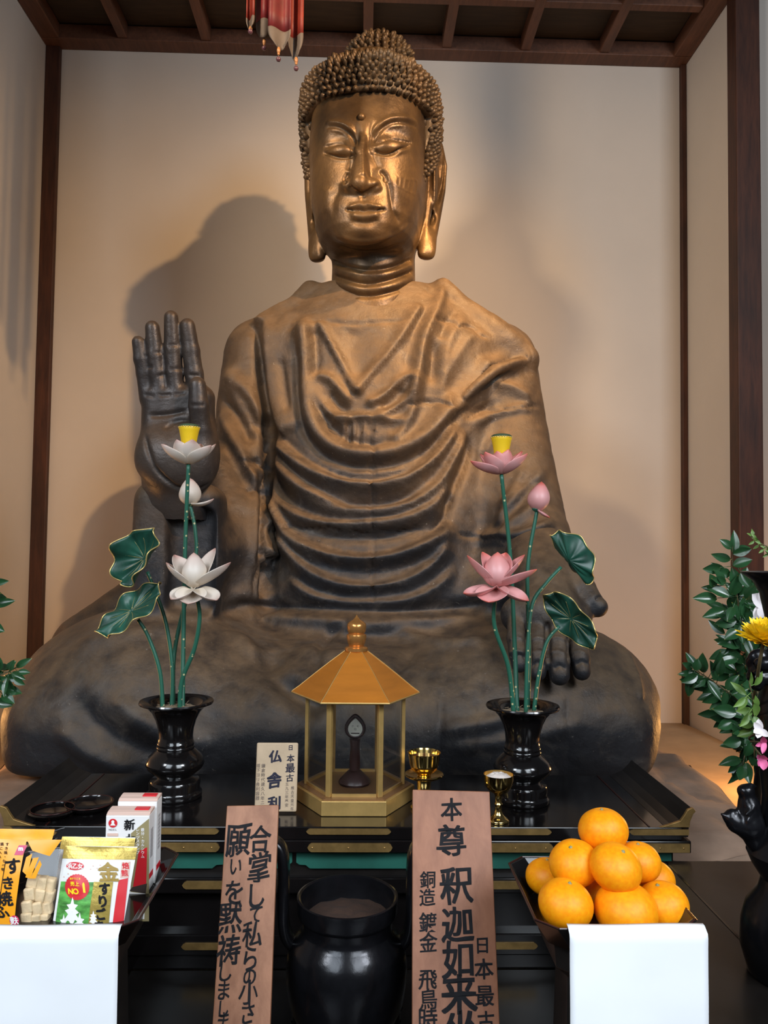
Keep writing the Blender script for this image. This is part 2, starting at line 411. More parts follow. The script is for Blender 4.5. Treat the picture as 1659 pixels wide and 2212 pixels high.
struct('trim_1', MB().box((XL, YW-0.085, ZC), (XR, YW-0.001, ZC+0.07)), M['rib'], bevel=0.004)
struct('trim_2', MB().box((XL+0.001, 0.9, ZC), (XL+0.085, YW-0.086, ZC+0.07)), M['rib'], bevel=0.004)
struct('trim_3', MB().box((XR-0.085, 0.9, ZC), (XR-0.001, YW-0.086, ZC+0.07)), M['rib'], bevel=0.004)
k = 4
for px in (265, 445, 620, 795, 965, 1135, 1305):
    x = float(P(px, 100, YW-0.085)[0]); hw = 0.022
    struct('trim_%d' % k, MB().box((x-hw, 0.9, ZC+0.008), (x+hw, YW-0.087, ZC+0.074)), M['rib'], bevel=0.003); k += 1
for yy in (3.21, 2.84, 2.47, 2.10, 1.73, 1.36):
    struct('trim_%d' % k, MB().box((XL+0.086, yy-0.02, ZC+0.010), (XR-0.086, yy+0.02, ZC+0.073)), M['rib'], bevel=0.003); k += 1
struct('trim_%d' % k, MB().box((XL+0.001, YW-0.03, ZB-0.02), (XL+0.066, YW-0.001, ZC)), M['post'], bevel=0.003); k += 1
struct('trim_%d' % k, MB().box((XR-0.026, YW-0.03, ZB-0.02), (XR-0.001, YW-0.001, ZC)), M['post'], bevel=0.003); k += 1
struct('trim_%d' % k, MB().box((PX0, 3.06, 0), (PX1, 3.14, ZC+0.3)), M['post'], bevel=0.005); k += 1
struct('floor', MB().box((-3, -3, -0.1), (3, YW+0.2, 0)), M['floor'])
# earthen dais behind the altar
def dais():
    nx, ny = 60, 50; G = np.zeros((nx, ny, 3))
    for i in range(nx):
        for j in range(ny):
            x = XL+0.002+(PX1-XL-0.004)*i/(nx-1); y = 1.70+(YW-0.002-1.70)*j/(ny-1)
            if x > XR-0.003: y = min(y, 3.055)
            z = ZB+0.02*noise.noise((x*2, y*2, 3))*(1 if y < YW-0.1 else 0)
            z += 0.13*max(0, min(1, (2.5-y)/0.8))
            G[i, j] = (x, y, z)
    return MB().grid(G)
struct('floor_dais', dais(), M['earth'], smooth=True)

# ------------------------------------------------------------------ stone pedestal
STZ = 1.005
def stone():
    SX0, SX1, SY0, SY1 = -1.02, 0.955, 1.565, 3.1
    nx, ny = 110, 70; V = []; Fc = []
    G = np.zeros((nx, ny, 3))
    for i in range(nx):
        for j in range(ny):
            u, v = i/(nx-1), j/(ny-1)
            x = SX0+(SX1-SX0)*u; y = SY0+(SY1-SY0)*v
            x += (0.05*noise.noise((y*3, 7, u*2)))*(1 if (u < 0.1 or u > 0.9) else 0.2)
            y += 0.012*noise.noise((x*5, 1, 2))*(1 if v < 0.05 else 0)
            e = min(u, 1-u)*(SX1-SX0)
            inner = (abs(x) < 0.80 and 1.62 < y < 2.9)
            z = STZ
            if not inner:
                z += 0.020*noise.noise((x*3.0, y*3.0, 5))+0.008*noise.noise((x*14, y*14, 9))-0.012
                r = noise.noise((x*2.2, y*2.2, 21)); z -= 0.012*(r > 0.1)
            z -= 0.03*max(0, 1-e/0.05)
            if v < 0.02: z -= 0.004
            if y < 1.86 and abs(x) < 0.74: z = min(z, 1.006)
            G[i, j] = (x, y, z)
    mb = MB().grid(G)
    # skirt
    loop = [(i, 0) for i in range(nx)]+[(nx-1, j) for j in range(1, ny)]+[(i, ny-1) for i in range(nx-2, -1, -1)]+[(0, j) for j in range(ny-2, 0, -1)]
    rows = []
    for t in range(5):
        rows.append([G[a]+np.array([0.008*noise.noise((G[a][0]*9, G[a][1]*9, t*2.1)), 0.010*noise.noise((G[a][0]*11, t*1.7, 4))+0.003*t, -(G[a][2]-0.80)*t/4 if t else 0]) for a in loop])
    mb.grid(np.array(rows), closed=True)
    return mb
o = stone().build('stone_pedestal', M['stone'], origin=(0, 2.3, 0.80), smooth=50)
tag(o, 'rough brown stone slab pedestal lying beneath the bronze statue', 'pedestal')
# earth fill under the slab
struct('floor_fill', MB().box((-1.0, 1.62, 0.0), (0.9, 3.0, 0.80)), M['earth'])

# ------------------------------------------------------------------ sculpting tools
def surface_net(Fn, lo, hi, h):
    lo = np.asarray(lo, float); n = np.ceil((np.asarray(hi)-lo)/h).astype(int)+1
    ax = [lo[i]+h*np.arange(n[i]) for i in range(3)]
    D = np.empty(n, np.float32)
    YY, ZZ = np.meshgrid(ax[1], ax[2], indexing='ij')
    for s in range(0, n[0], 16):
        e = min(n[0], s+16); q = np.empty((e-s, n[1], n[2], 3))
        q[..., 0] = ax[0][s:e, None, None]; q[..., 1] = YY; q[..., 2] = ZZ
        D[s:e] = Fn(q)
    sg = D < 0
    c = np.zeros(n-1, np.int8)
    for i in (0, 1):
        for j in (0, 1):
            for k in (0, 1): c += sg[i:n[0]-1+i, j:n[1]-1+j, k:n[2]-1+k]
    act = np.argwhere((c > 0) & (c < 8)); idm = np.full(n-1, -1, np.int64); idm[tuple(act.T)] = np.arange(len(act))
    cor = np.array([(i, j, k) for i in (0, 1) for j in (0, 1) for k in (0, 1)])
    vals = np.stack([D[act[:, 0]+a, act[:, 1]+b, act[:, 2]+cc] for a, b, cc in cor], 1)
    acc = np.zeros((len(act), 3)); cnt = np.zeros(len(act))
    for a in range(8):
        for b in range(a+1, 8):
            if np.abs(cor[a]-cor[b]).sum() == 1:
                va, vb = vals[:, a], vals[:, b]; m = (va < 0) != (vb < 0)
                t = np.where(m, va/(np.where(m, va-vb, 1)), 0)
                acc[m] += (cor[a]+(cor[b]-cor[a])*t[:, None])[m]; cnt[m] += 1
    V = lo+h*(act+acc/cnt[:, None])
    Q = []
    for d in range(3):
        a, b = [(1, 2), (2, 0), (0, 1)][d]
        s0 = [slice(None)]*3; s1 = [slice(None)]*3
        s0[d] = slice(0, n[d]-1); s1[d] = slice(1, n[d])
        x = sg[tuple(s0)] != sg[tuple(s1)]; w_ = np.argwhere(x)
        w_ = w_[(w_[:, a] > 0) & (w_[:, b] > 0) & (w_[:, a] < n[a]-1) & (w_[:, b] < n[b]-1)]
        ea = np.zeros(3, int); ea[a] = 1; eb = np.zeros(3, int); eb[b] = 1
        q = [idm[tuple((w_-o_).T)] for o_ in (ea*0, ea, ea+eb, eb)]
        q = np.stack(q, 1); flip = ~sg[tuple(w_.T)]
        q[flip] = q[flip][:, ::-1]; Q.append(q)
    Q = np.concatenate(Q); Q = Q[(Q >= 0).all(1)]
    return V, Q

def smin(a, b, k):
    h = np.clip(0.5+0.5*(b-a)/k, 0, 1); return b+(a-b)*h-k*h*(1-h)
def smax(a, b, k): return -smin(-a, -b, k)
def sd_caps(p, a, b, ra, rb):
    a = np.asarray(a, float); b = np.asarray(b, float); ba = b-a; pa = p-a
    t = np.clip((pa@ba)/(ba@ba), 0, 1); return np.linalg.norm(pa-t[..., None]*ba, axis=-1)-(ra+(rb-ra)*t)
def sd_ell(p, c, r):
    r = np.asarray(r, float); q = p-np.asarray(c, float)
    k0 = np.linalg.norm(q/r, axis=-1); k1 = np.linalg.norm(q/(r*r), axis=-1)+1e-9; return k0*(k0-1)/k1
def sd_box(p, c, hb, rd, R=None):
    q = p-np.asarray(c, float)
    if R is not None: q = q@R
    q = np.abs(q)-(np.asarray(hb, float)-rd)
    return np.linalg.norm(np.maximum(q, 0), axis=-1)+np.minimum(q.max(-1), 0)-rd
def sd_loft(p, zs, cx, cy, a, b, n=2.4, capz=0.02):
    z = p[..., 2]; X = p[..., 0]-np.interp(z, zs, cx); Y = p[..., 1]-np.interp(z, zs, cy)
    A = np.interp(z, zs, a); B = np.interp(z, zs, b)
    d = ((np.abs(X)/A)**n+(np.abs(Y)/B)**n)**(1/n)
    d = (d-1)*np.minimum(A, B)
    return smax(smax(d, z-zs[-1], capz), zs[0]-z, capz)
def sd_chain(p, pts, rad, k=0.0):
    d = None
    for i in range(len(pts)-1):
        e = sd_caps(p, pts[i], pts[i+1], rad[i], rad[i+1])
        d = e if d is None else (np.minimum(d, e) if k == 0 else smin(d, e, k))
    return d

class Sculpt:
    """a dense mesh worked with brush strokes laid on its own surface"""
    def __init__(s, V, Q):
        s.V = V; s.Q = Q; s.N = s.normals(V); s.D = np.zeros(len(V)); s.M = np.zeros((len(V), 3)); s.rebase()
    def normals(s, V):
        Q = s.Q; fn = np.cross(V[Q[:, 2]]-V[Q[:, 0]], V[Q[:, 3]]-V[Q[:, 1]])
        N = np.zeros_like(V)
        for k in range(4): np.add.at(N, Q[:, k], fn)
        N /= np.linalg.norm(N, axis=1)[:, None]+1e-12; return N
    def rebase(s):
        s.bvh = BVHTree.FromPolygons(s.V.tolist(), s.Q.tolist())
    def smooth(s, it=3, lam=0.5):
        E = np.concatenate([s.Q[:, [0, 1]], s.Q[:, [1, 2]], s.Q[:, [2, 3]], s.Q[:, [3, 0]]])
        n = len(s.V); deg = np.bincount(E[:, 0], minlength=n)+np.bincount(E[:, 1], minlength=n)
        for _ in range(it):
            A = np.zeros_like(s.V)
            for c in range(3):
                A[:, c] = np.bincount(E[:, 0], s.V[E[:, 1], c], n)+np.bincount(E[:, 1], s.V[E[:, 0], c], n)
            s.V = s.V*(1-lam)+lam*A/np.maximum(deg, 1)[:, None]
        s.N = s.normals(s.V)
    def hit(s, px, py):
        d = ray(px, py); h = s.bvh.ray_cast(Vector(CAM), Vector(nrm(d)))
        return None if h[0] is None else np.array(h[0])
    def stroke(s, pts, w_, amt, prof='ridge', taper=0.25, sharp=0.25, step=5):
        sp = spline(pts, step); H = [s.hit(*q) for q in sp]
        ok = [h for h in H if h is not None]
        if len(ok) < 2: return
        # drop jumps in depth
        L = [ok[0]]
        for h in ok[1:]:
            if np.linalg.norm(h-L[-1]) < 0.12: L.append(h)
        L = np.array(L); n = len(L)
        if n < 2: return
        lo, hi = L.min(0)-3*w_, L.max(0)+3*w_
        idx = np.where(((s.V > lo) & (s.V < hi)).all(1))[0]
        if len(idx) == 0: return
        T = np.gradient(L, axis=0); T /= np.linalg.norm(T, axis=1)[:, None]+1e-9
        tt = np.linspace(0, 1, n); tp = np.ones(n)
        if taper > 0: tp = np.clip(np.minimum(tt, 1-tt)/taper, 0, 1); tp = tp*tp*(3-2*tp)
        for c in range(0, len(idx), 4000):
            ii = idx[c:c+4000]; v = s.V[ii]
            d2 = ((v[:, None, :]-L[None])**2).sum(-1); j = d2.argmin(1)
            r = v-L[j]; al = (r*T[j]).sum(1); lat = r-al[:, None]*T[j]
            side = np.cross(s.N[ii], T[j]); sd = (lat*side).sum(1)
            d = np.sqrt(d2[np.arange(len(ii)), j])
            if prof == 'ridge': f = np.exp(-(d/w_)**2)
            elif prof == 'step':
                endd = np.maximum(0, np.abs(al)-0.02)
                f = np.where(sd > 0, np.exp(-(sd/w_)**2), np.exp(-(sd/(w_*sharp))**2))*np.exp(-(endd/w_)**2)
                f *= (d < 3*w_)
            elif prof == 'flat': f = 1/(1+np.exp((d-w_)/(w_*0.13)))
            s.D[ii] += amt*tp[j]*f
    def blob(s, px, py, rx, amt, ry=None, ang=0, p=2):
        h = s.hit(px, py)
        if h is None: return
        ry = rx if ry is None else ry
        q = s.V-h; a = math.radians(ang)
        X = q@RT; Z = q@UP
        x = X*math.cos(a)+Z*math.sin(a); z = -X*math.sin(a)+Z*math.cos(a)
        f = np.exp(-((x/rx)**2+(z/ry)**2)**(p/2)); dep = np.exp(-((q@fw)/(1.6*max(rx, ry)))**4)
        s.D += amt*f*dep
    def apply(s, smooth=0):
        s.V = s.V+s.N*s.D[:, None]; s.D[:] = 0
        if smooth: s.smooth(smooth)
        s.N = s.normals(s.V); s.rebase()

FX = 1/F_PX
# ------------------------------------------------------------------ the statue: robed body
statue = thing('buddha_statue', 'large dark bronze seated buddha statue with gilded face and raised right hand', 'statue', (-0.05, 2.35, STZ))

def tz(y, Y=2.6): return float(P(800, y, Y)[2])
def tx(x, Y=2.6, y=900): return float(P(x, y, Y)[0])
lv = [(1345, 530, 1110, 2.21, .36), (1310, 545, 1098, 2.24, .35), (1200, 566, 1090, 2.28, .33), (1100, 572, 1086, 2.32, .30), (1000, 572, 1080, 2.355, .28),
      (900, 566, 1085, 2.385, .255), (800, 548, 1105, 2.415, .235), (740, 538, 1104, 2.44, .21), (690, 575, 1052, 2.47, .175), (650, 645, 985, 2.50, .15), (612, 672, 950, 2.52, .13)]
TZ = [tz(l[0]) for l in lv]
TCX = [(tx(l[1], y=l[0])+tx(l[2], y=l[0]))/2 for l in lv]; TA = [(tx(l[2], y=l[0])-tx(l[1], y=l[0]))/2 for l in lv]
TB = [l[4] for l in lv]; TCY = [l[3]+l[4] for l in lv]
def pc(px, py, Y): return P(px, py, Y)
def body_sdf(p):
    t = sd_loft(p, TZ, TCX, TCY, TA, TB, 2.35, 0.03)
    # shoulders and upper arms
    aL = sd_chain(p, [pc(562, 768, 2.66), pc(540, 930, 2.60), pc(512, 1110, 2.50), pc(490, 1215, 2.42)], [.122, .118, .125, .125])
    aR = sd_chain(p, [pc(1075, 782, 2.66), pc(1102, 930, 2.58), pc(1118, 1100, 2.48), pc(1150, 1190, 2.34)], [.132, .122, .145, .115])
    d = smin(t, aL, 0.045); d = smin(d, aR, 0.045)
    # mantle over the right-hand shoulder, collar lumps
    d = smin(d, sd_chain(p, [pc(668, 622, 2.60), pc(640, 655, 2.58), pc(574, 690, 2.58)], [.026, .028, .026]), 0.03)
    d = smin(d, sd_chain(p, [pc(958, 618, 2.58), pc(1000, 660, 2.57), pc(1065, 706, 2.56), pc(1140, 770, 2.56)], [.030, .034, .038, .034]), 0.035)
    d = smin(d, sd_chain(p, [pc(1140, 778, 2.56), pc(1060, 790, 2.46), pc(1000, 860, 2.42)], [.030, .030, .026]), 0.03)
    # forearm sleeve under the raised hand
    sl = sd_chain(p, [pc(500, 1180, 2.42), pc(425, 1200, 2.24)], [.12, .095])
    sl = smin(sl, sd_box(p, pc(390, 1190, 2.215), (.120, .10, .190), .050), 0.04)
    hollow = sd_box(p, pc(404, 1215, 2.09), (.062, .085, .150), .03)
    sl = smax(sl, -hollow, 0.015)
    sl = smin(sl, sd_chain(p, [pc(455, 1000, 2.44), pc(500, 1120, 2.40), pc(505, 1290, 2.36)], [.055, .085, .10]), 0.03)
    d = smin(d, sl, 0.03)
    # right sleeve falling to the knee
    d = smin(d, sd_chain(p, [pc(1150, 1180, 2.34), pc(1165, 1262, 2.20)], [.110, .085]), 0.04)
    d = smin(d, sd_chain(p, [pc(1110, 1215, 2.36), pc(1060, 1290, 2.32)], [.10, .08]), 0.05)
    # crossed legs
    g = sd_ell(p, pc(345, 1500, 2.26), (.385, .34, .255))
    g = smin(g, sd_ell(p, pc(1125, 1512, 2.26), (.385, .335, .245)), 0.08)
    g = smin(g, sd_chain(p, [pc(330, 1560, 2.16), pc(760, 1560, 2.14), pc(1130, 1560, 2.16)], [.19, .195, .19]), 0.07)
    g = smin(g, sd_ell(p, pc(740, 1500, 2.42), (.70, .40, .225)), 0.06)
    g = smin(g, sd_box(p, (pc(730, 1600, 2.3)[0]-.005, 2.32, 1.10), (.84, .38, .13), .11), 0.08)
    # robe banked behind the hip
    g = smin(g, sd_chain(p, [pc(330, 1290, 2.58), pc(190, 1400, 2.50)], [.10, .11]), 0.08)
    d = smin(d, g, 0.035)
    # back of the body
    d = smin(d, sd_ell(p, (0.0, 2.78, 1.5), (.42, .2, .45)), 0.08)
    return smax(d, STZ+0.012-p[..., 2], 0.012)
V, Q = surface_net(body_sdf, (-1.12, 1.86, STZ-0.03), (0.98, 3.10, 2.55), 0.0085)
B = Sculpt(V, Q); B.smooth(3); B.rebase()
def c2(pts): return [(420+x*.4943, 560+y*.4943) for x, y in pts]
# broad collar border that sweeps in a U and climbs the right-hand shoulder
B.stroke(c2([(470,250),(482,330),(490,450),(500,600),(525,720),(585,805),(680,848),(790,855),(900,832),(1000,780),(1080,700),(1150,610),(1260,515),(1400,440),(1490,420)]), .030, .030, 'ridge', 0.04)
B.stroke(c2([(560,640),(585,720),(640,775),(720,805),(800,812),(870,790)]), .016, -.016, 'ridge', 0.2)
B.stroke(c2([(520,290),(530,430),(530,560),(560,690)]), .014, -.016, 'ridge', 0.1)
B.stroke(c2([(440,290),(450,450),(455,600),(480,740),(560,850),(680,900),(790,905),(920,880),(1030,820),(1120,720),(1200,620)]), .013, -.016, 'ridge', 0.1)
B.stroke(c2([(1085,110),(1060,220),(1010,330),(985,450),(970,560),(955,640),(915,740),(850,805)]), .017, .020, 'ridge', 0.06)
B.stroke(c2([(1050,330),(1045,450),(1030,560)]), .020, -.020, 'ridge', 0.3)
B.stroke(c2([(1010,190),(960,320),(930,460),(950,500)]), .013, -.008, 'ridge', 0.2)
# V neckline and crossing bands
B.stroke(c2([(535,270),(590,370),(640,460),(712,600)]), .018, .015, 'step', 0.05, 0.3)
B.stroke(c2([(712,600),(760,520),(850,420),(930,310),(1000,200)]), .022, .017, 'step', 0.05, 0.3)
B.stroke(c2([(700,270),(715,400),(712,540)]), .055, -.012, 'ridge', 0.2)
B.stroke(c2([(385,320),(520,275),(700,280),(940,268)]), .006, -.006, 'ridge', 0.1)
# bow loops and gathered sash
for pts in ([(690,635),(640,575),(590,522),(545,518),(530,560),(560,640),(620,690),(690,695)], [(745,640),(820,600),(900,530),(945,512),(960,545),(930,610),(860,660),(790,690)]):
    B.stroke(c2(pts), .013, .017, 'ridge', 0.06)
B.stroke(c2([(585,575),(630,640),(680,665)]), .010, -.014, 'ridge', 0.2)
B.stroke(c2([(920,560),(870,615),(810,655)]), .010, -.014, 'ridge', 0.2)
B.stroke(c2([(590,715),(640,705),(720,690),(790,695),(880,705),(920,690)]), .012, .014, 'ridge', 0.1)
for x in (655, 700, 745, 790): B.stroke(c2([(x,705),(x-3,760),(x-6,815)]), .008, .010, 'ridge', 0.15)
for x in (678, 722, 768): B.stroke(c2([(x,705),(x-3,760),(x-6,815)]), .006, -.010, 'ridge', 0.15)
# mantle edge on the left and arm groove
B.stroke(c2([(272,250),(290,350),(320,500),(350,620),(380,720),(410,780)]), .050, .026, 'step', 0.05, 0.2)
B.stroke(c2([(275,260),(285,400),(300,560),(320,700),(330,800),(332,950),(330,1150),(318,1350),(305,1500)]), .020, -.030, 'ridge', 0.04)
B.stroke(c2([(375,420),(395,560),(420,690)]), .012, -.010, 'ridge', 0.2)
# hanging U folds of the robe front
U = [
 ([(345,760),(425,850),(540,930),(660,978),(790,988),(920,958),(1030,880),(1095,790),(1140,700)], .030, .027),
 ([(350,830),(430,950),(540,1035),(680,1095),(820,1100),(950,1062),(1060,975),(1130,850),(1180,740)], .032, .025),
 ([(335,900),(385,1045),(450,1110),(560,1152),(720,1165),(900,1145),(1040,1075),(1130,960)], .030, .020),
 ([(345,1010),(420,1190),(520,1265),(640,1305),(780,1310),(920,1282),(1050,1215),(1120,1130)], .034, .028),
 ([(365,1180),(460,1320),(580,1400),(720,1430),(880,1412),(1020,1340),(1120,1220)], .030, .020),
 ([(400,1380),(520,1470),(640,1500),(780,1505),(920,1490),(1060,1420),(1140,1330)], .026, .012)]
for pts, ww, am in U: B.stroke(c2(pts[::-1]), ww, am*1.35, 'step', 0.10, 0.30)
for pts, ww, am in [([(400,820),(520,910),(660,955),(790,962),(910,935),(1010,870)], .010, -.008),
    ([(470,1010),(600,1075),(760,1075),(900,1055),(1000,990)], .012, -.012), ([(450,1150),(560,1200),(760,1215),(940,1190),(1040,1140)], .016, -.014),
    ([(480,1260),(600,1340),(780,1360),(940,1330),(1050,1270)], .014, -.012), ([(500,1420),(640,1465),(800,1465),(950,1440)], .012, -.010)]:
    B.stroke(c2(pts), ww, am, 'ridge', 0.2)
# left sleeve folds
for pts, ww, am in [([(95,480),(180,540),(260,640),(310,720)], .030, .020), ([(110,600),(190,690),(260,820)], .018, -.016), ([(110,650),(160,770),(225,900),(260,1010)], .020, .018),
    ([(180,560),(230,640),(290,760)], .014, -.014), ([(250,900),(262,1060),(260,1250),(250,1400)], .018, .014), ([(285,900),(290,1100),(285,1350)], .012, -.014), ([(205,900),(300,880)], .008, -.008),
    ([(215,1020),(330,1020)], .007, -.008)]:
    B.stroke(c2(pts), ww, am, 'ridge', 0.2)
# right shoulder flap and sleeve folds
B.stroke(c2([(1130,650),(1190,550),(1290,455),(1390,415),(1480,425)]), .020, -.022, 'ridge', 0.12)
B.stroke(c2([(1145,640),(1200,570),(1290,480),(1400,440),(1500,450)]), .050, -.020, 'ridge', 0.12)
for pts, ww, am in [([(1190,240),(1130,330),(1090,440),(1075,560)], .016, .008), ([(1150,210),(1100,280),(1070,360)], .010, -.008), ([(1240,300),(1160,400),(1100,520),(1060,620)], .016, .008),
    ([(1300,540),(1390,560),(1480,620)], .018, .012), ([(1310,620),(1250,660),(1150,665)], .012, -.010), ([(1490,640),(1400,655),(1300,680),(1200,730)], .014, .012),
    ([(1210,760),(1180,880),(1120,1020),(1060,1120)], .018, -.022), ([(1530,900),(1480,980),(1400,1060),(1310,1180)], .020, .017), ([(1545,1010),(1480,1080),(1400,1150),(1330,1210)], .018, .015),
    ([(1500,960),(1430,1050),(1340,1150)], .012, -.014), ([(1440,900),(1400,1000),(1330,1090)], .014, .012), ([(1260,880),(1300,800),(1380,760)], .016, .010),
    ([(1590,1130),(1500,1180),(1400,1210),(1300,1215),(1200,1230)], .018, .016), ([(1600,1190),(1520,1215),(1430,1260),(1380,1330)], .018, -.018), ([(1130,1010),(1090,1130),(1040,1230)], .016, -.014)]:
    B.stroke(c2(pts), ww, am, 'ridge', 0.2)
# lap ledge, thigh folds and casting seams
B.stroke([(470,1318),(560,1310),(700,1312),(860,1318),(1000,1312),(1075,1300)], .018, -.022, 'ridge', 0.1)
B.stroke([(490,1345),(620,1338),(780,1345),(930,1340),(1060,1330)], .022, .012, 'ridge', 0.15)
for pts, ww, am in [([(560,1400),(590,1440),(650,1500),(720,1530)], .030, -.030), ([(500,1360),(560,1420),(640,1470)], .025, .015), ([(150,1480),(200,1560),(300,1620),(420,1650)], .030, -.016),
    ([(120,1560),(180,1620),(300,1670)], .025, .012), ([(230,1500),(330,1570),(480,1620)], .025, .014), ([(840,1365),(960,1390),(1060,1380)], .022, .014), ([(700,1345),(760,1360),(860,1355)], .02, .012),
    ([(900,1395),(860,1450),(830,1540)], .014, -.012), ([(940,1580),(1060,1560),(1180,1530)], .018, .010), ([(950,1620),(1100,1600),(1280,1560)], .018, .009), ([(955,1480),(950,1580),(945,1680)], .006, -.008),
    ([(1040,1390),(1038,1520),(1036,1670)], .006, -.006), ([(1230,1480),(1226,1580),(1224,1680)], .006, -.006), ([(150,1400),(300,1365),(420,1360)], .03, .012), ([(1280,1350),(1340,1390),(1372,1450),(1385,1520)], .012, .008),
    ([(640,1400),(720,1420),(800,1400)], .03, .012), ([(760,1340),(700,1390),(680,1460)], .012, -.010)]:
    B.stroke(pts, ww, am, 'ridge', 0.2)
B.D *= 1.22
B.apply(1)
# hammered, time-worn surface
ns = np.array([noise.fractal(Vector(v*7), 0.9, 2.0, 4) for v in B.V[:: 1]]) if len(B.V) < 400000 else np.zeros(len(B.V))
B.D += 0.0042*ns; 
# casting cracks
for pts in ([(805,1330),(806,1200),(804,1080),(806,960),(803,880)], [(560,880),(572,960),(568,1080),(560,1200),(548,1300)], [(1000,905),(1060,885),(1170,880)], [(880,870),(990,872)], [(940,690),(1010,705),(1060,735)],
            [(600,1135),(680,1142),(800,1150),(920,1140)], [(985,1150),(1060,1165),(1150,1165)], [(545,990),(580,1020),(560,1060)]):
    j = [(x+random.uniform(-4, 4), y+random.uniform(-4, 4)) for x, y in spline(pts, 18)]
    B.stroke(j, .005, -.010, 'ridge', 0.1, step=3)
B.apply(0)
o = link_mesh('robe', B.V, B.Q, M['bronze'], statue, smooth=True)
o['label'] = 'dark bronze robe with hanging U-shaped folds and crossed legs'

# ------------------------------------------------------------------ the statue: head, neck and hands (one body mesh)
HY = 2.56
HC = P(800, 350, HY); HYAW = math.radians(-7.0)
ca, sa = math.cos(HYAW), math.sin(HYAW)
def hl(p):
    q = p-HC
    # face looks towards -y, turned a little to the left of the picture
    return np.stack([q[..., 0]*ca+q[..., 1]*sa, -q[..., 0]*sa+q[..., 1]*ca, q[..., 2]], -1)
def hw(x, y, z): return HC+np.array([x*ca-y*sa, x*sa+y*ca, z])
def hz(py, Y): return float(P(795, py, Y)[2]-HC[2])
fl = [(505, 2.36, .118, .175, -.040), (490, 2.35, .142, .205, -.030), (460, 2.35, .166, .228, -.018), (400, 2.34, .184, .243, -.006), (330, 2.34, .192, .247, 0), (270, 2.34, .195, .247, 0), (205, 2.34, .190, .240, .006), (170, 2.40, .172, .21, .02), (140, 2.5, .13, .16, .03), (120, 2.55, .08, .10, .03)]
FZ = np.array([hz(a, b) for a, b, *_ in fl])[::1]
FA = [x[2] for x in fl]; FB = [x[3] for x in fl]; FCY = [x[4] for x in fl]
ZCH = FZ[0]
def head_sdf(p):
    q = hl(p)
    d = sd_loft(q, FZ, np.zeros(len(fl)), FCY, FA, FB, 2.75, 0.03)
    # jaw underside
    d = smin(d, sd_ell(q, (0, -.06, ZCH+.035), (.135, .155, .055)), 0.05)
    # nose
    zt, zb = hz(392, 2.27), hz(300, 2.31)
    zt += .004
    d = smin(d, sd_caps(q, (0, -.246, zb), (0, -.270, zt), .008, .027), 0.022)
    d = smin(d, sd_ell(q, (0.034, -.250, zt-.001), (.028, .026, .020)), 0.012)
    d = smin(d, sd_ell(q, (-.034, -.250, zt-.001), (.028, .026, .020)), 0.012)
    # mouth mound and chin
    zm = hz(452, 2.32)
    d = smin(d, sd_ell(q, (0, -.215, zm), (.080, .034, .055)), 0.035)
    d = smin(d, sd_ell(q, (0, -.205, hz(497, 2.34)), (.075, .032, .036)), 0.04)
    # neck with its column
    zn0, zn1 = tz(660, 2.55)-HC[2], tz(540, 2.55)-HC[2]
    nk = sd_caps(q, (0.01, .060, zn0-.05), (0.01, .045, zn1+.05), .146, .138)
    d = smin(d, nk, 0.02)
    # ears: long plates with a rim and a heavy lobe
    for s in (-1, 1):
        x0 = .212 if s < 0 else .222
        top, bot = hz(298, 2.55), hz(540, 2.50)
        L = top-bot
        rim = [(s*(x0-.012), .035, top-.02), (s*(x0+.005), .07, top), (s*(x0+.016), .10, top-.05), (s*(x0+.012), .095, top-.14), (s*(x0-.002), .07, top-.24), (s*(x0-.016), .045, bot+.08), (s*(x0-.022), .03, bot+.02)]
        e = sd_chain(q, rim, [.013, .016, .018, .017, .017, .019, .018])
        inn = [(s*(x0-.012), .035, top-.02), (s*(x0-.018), .04, top-.12), (s*(x0-.03), .03, top-.25), (s*(x0-.042), .02, bot+.06), (s*(x0-.045), .015, bot+.012)]
        e = smin(e, sd_chain(q, inn, [.012, .012, .012, .014, .014]), 0.012)
        e = smin(e, sd_ell(q, (s*(x0-.008), .065, top-.12), (.012, .05, .14)), 0.01)
        e = smin(e, sd_ell(q, (s*(x0-.033), .028, bot+.045), (.026, .02, .055)), 0.02)
        e = smax(e, (bot-.004)-q[..., 2], 0.008)
        d = smin(d, e, 0.008)
    return d
V, Q = surface_net(head_sdf, (HC[0]-.30, HC[1]-.33, tz(735, 2.55)), (HC[0]+.30, HC[1]+.30, HC[2]+.40), 0.0034)
H = Sculpt(V, Q); H.smooth(2); H.rebase()
def cf(pts): return [(560+x*.3014, y*.3014) for x, y in pts]
def cb(x, y): return (560+x*.3014, y*.3014)
# eye sockets sunk below the brows, lids swelling out of them
for x, y, rx, ry in ((590, 985, .040, .024), (980, 955, .048, .026)): H.blob(*cb(x, y), rx, -.010, ry, p=3)
for x, y, rx, ry in ((688, 1000, .014, .034), (806, 985, .014, .034)): H.blob(*cb(x, y), rx, -.015, ry)
H.apply(0)
# brows: a crisp arch running down into the sides of the nose
H.stroke(cf([(470,886),(530,880),(600,893),(660,930),(697,985),(708,1060),(700,1130)]), .0085, .0075, 'step', 0.12, 2.2, step=3)
H.stroke(cf([(1160,905),(1085,858),(1000,845),(920,860),(850,905),(805,970),(800,1050),(815,1120)][::-1]), .0085, .0075, 'step', 0.12, 2.2, step=3)
H.stroke(cf([(470,910),(530,904),(590,918),(645,955),(680,1010),(690,1070)]), .0075, -.0085, 'ridge', 0.15, step=3)
H.stroke(cf([(1150,930),(1080,886),(1000,873),(930,886),(870,930),(830,990),(818,1060)]), .0075, -.0085, 'ridge', 0.15, step=3)
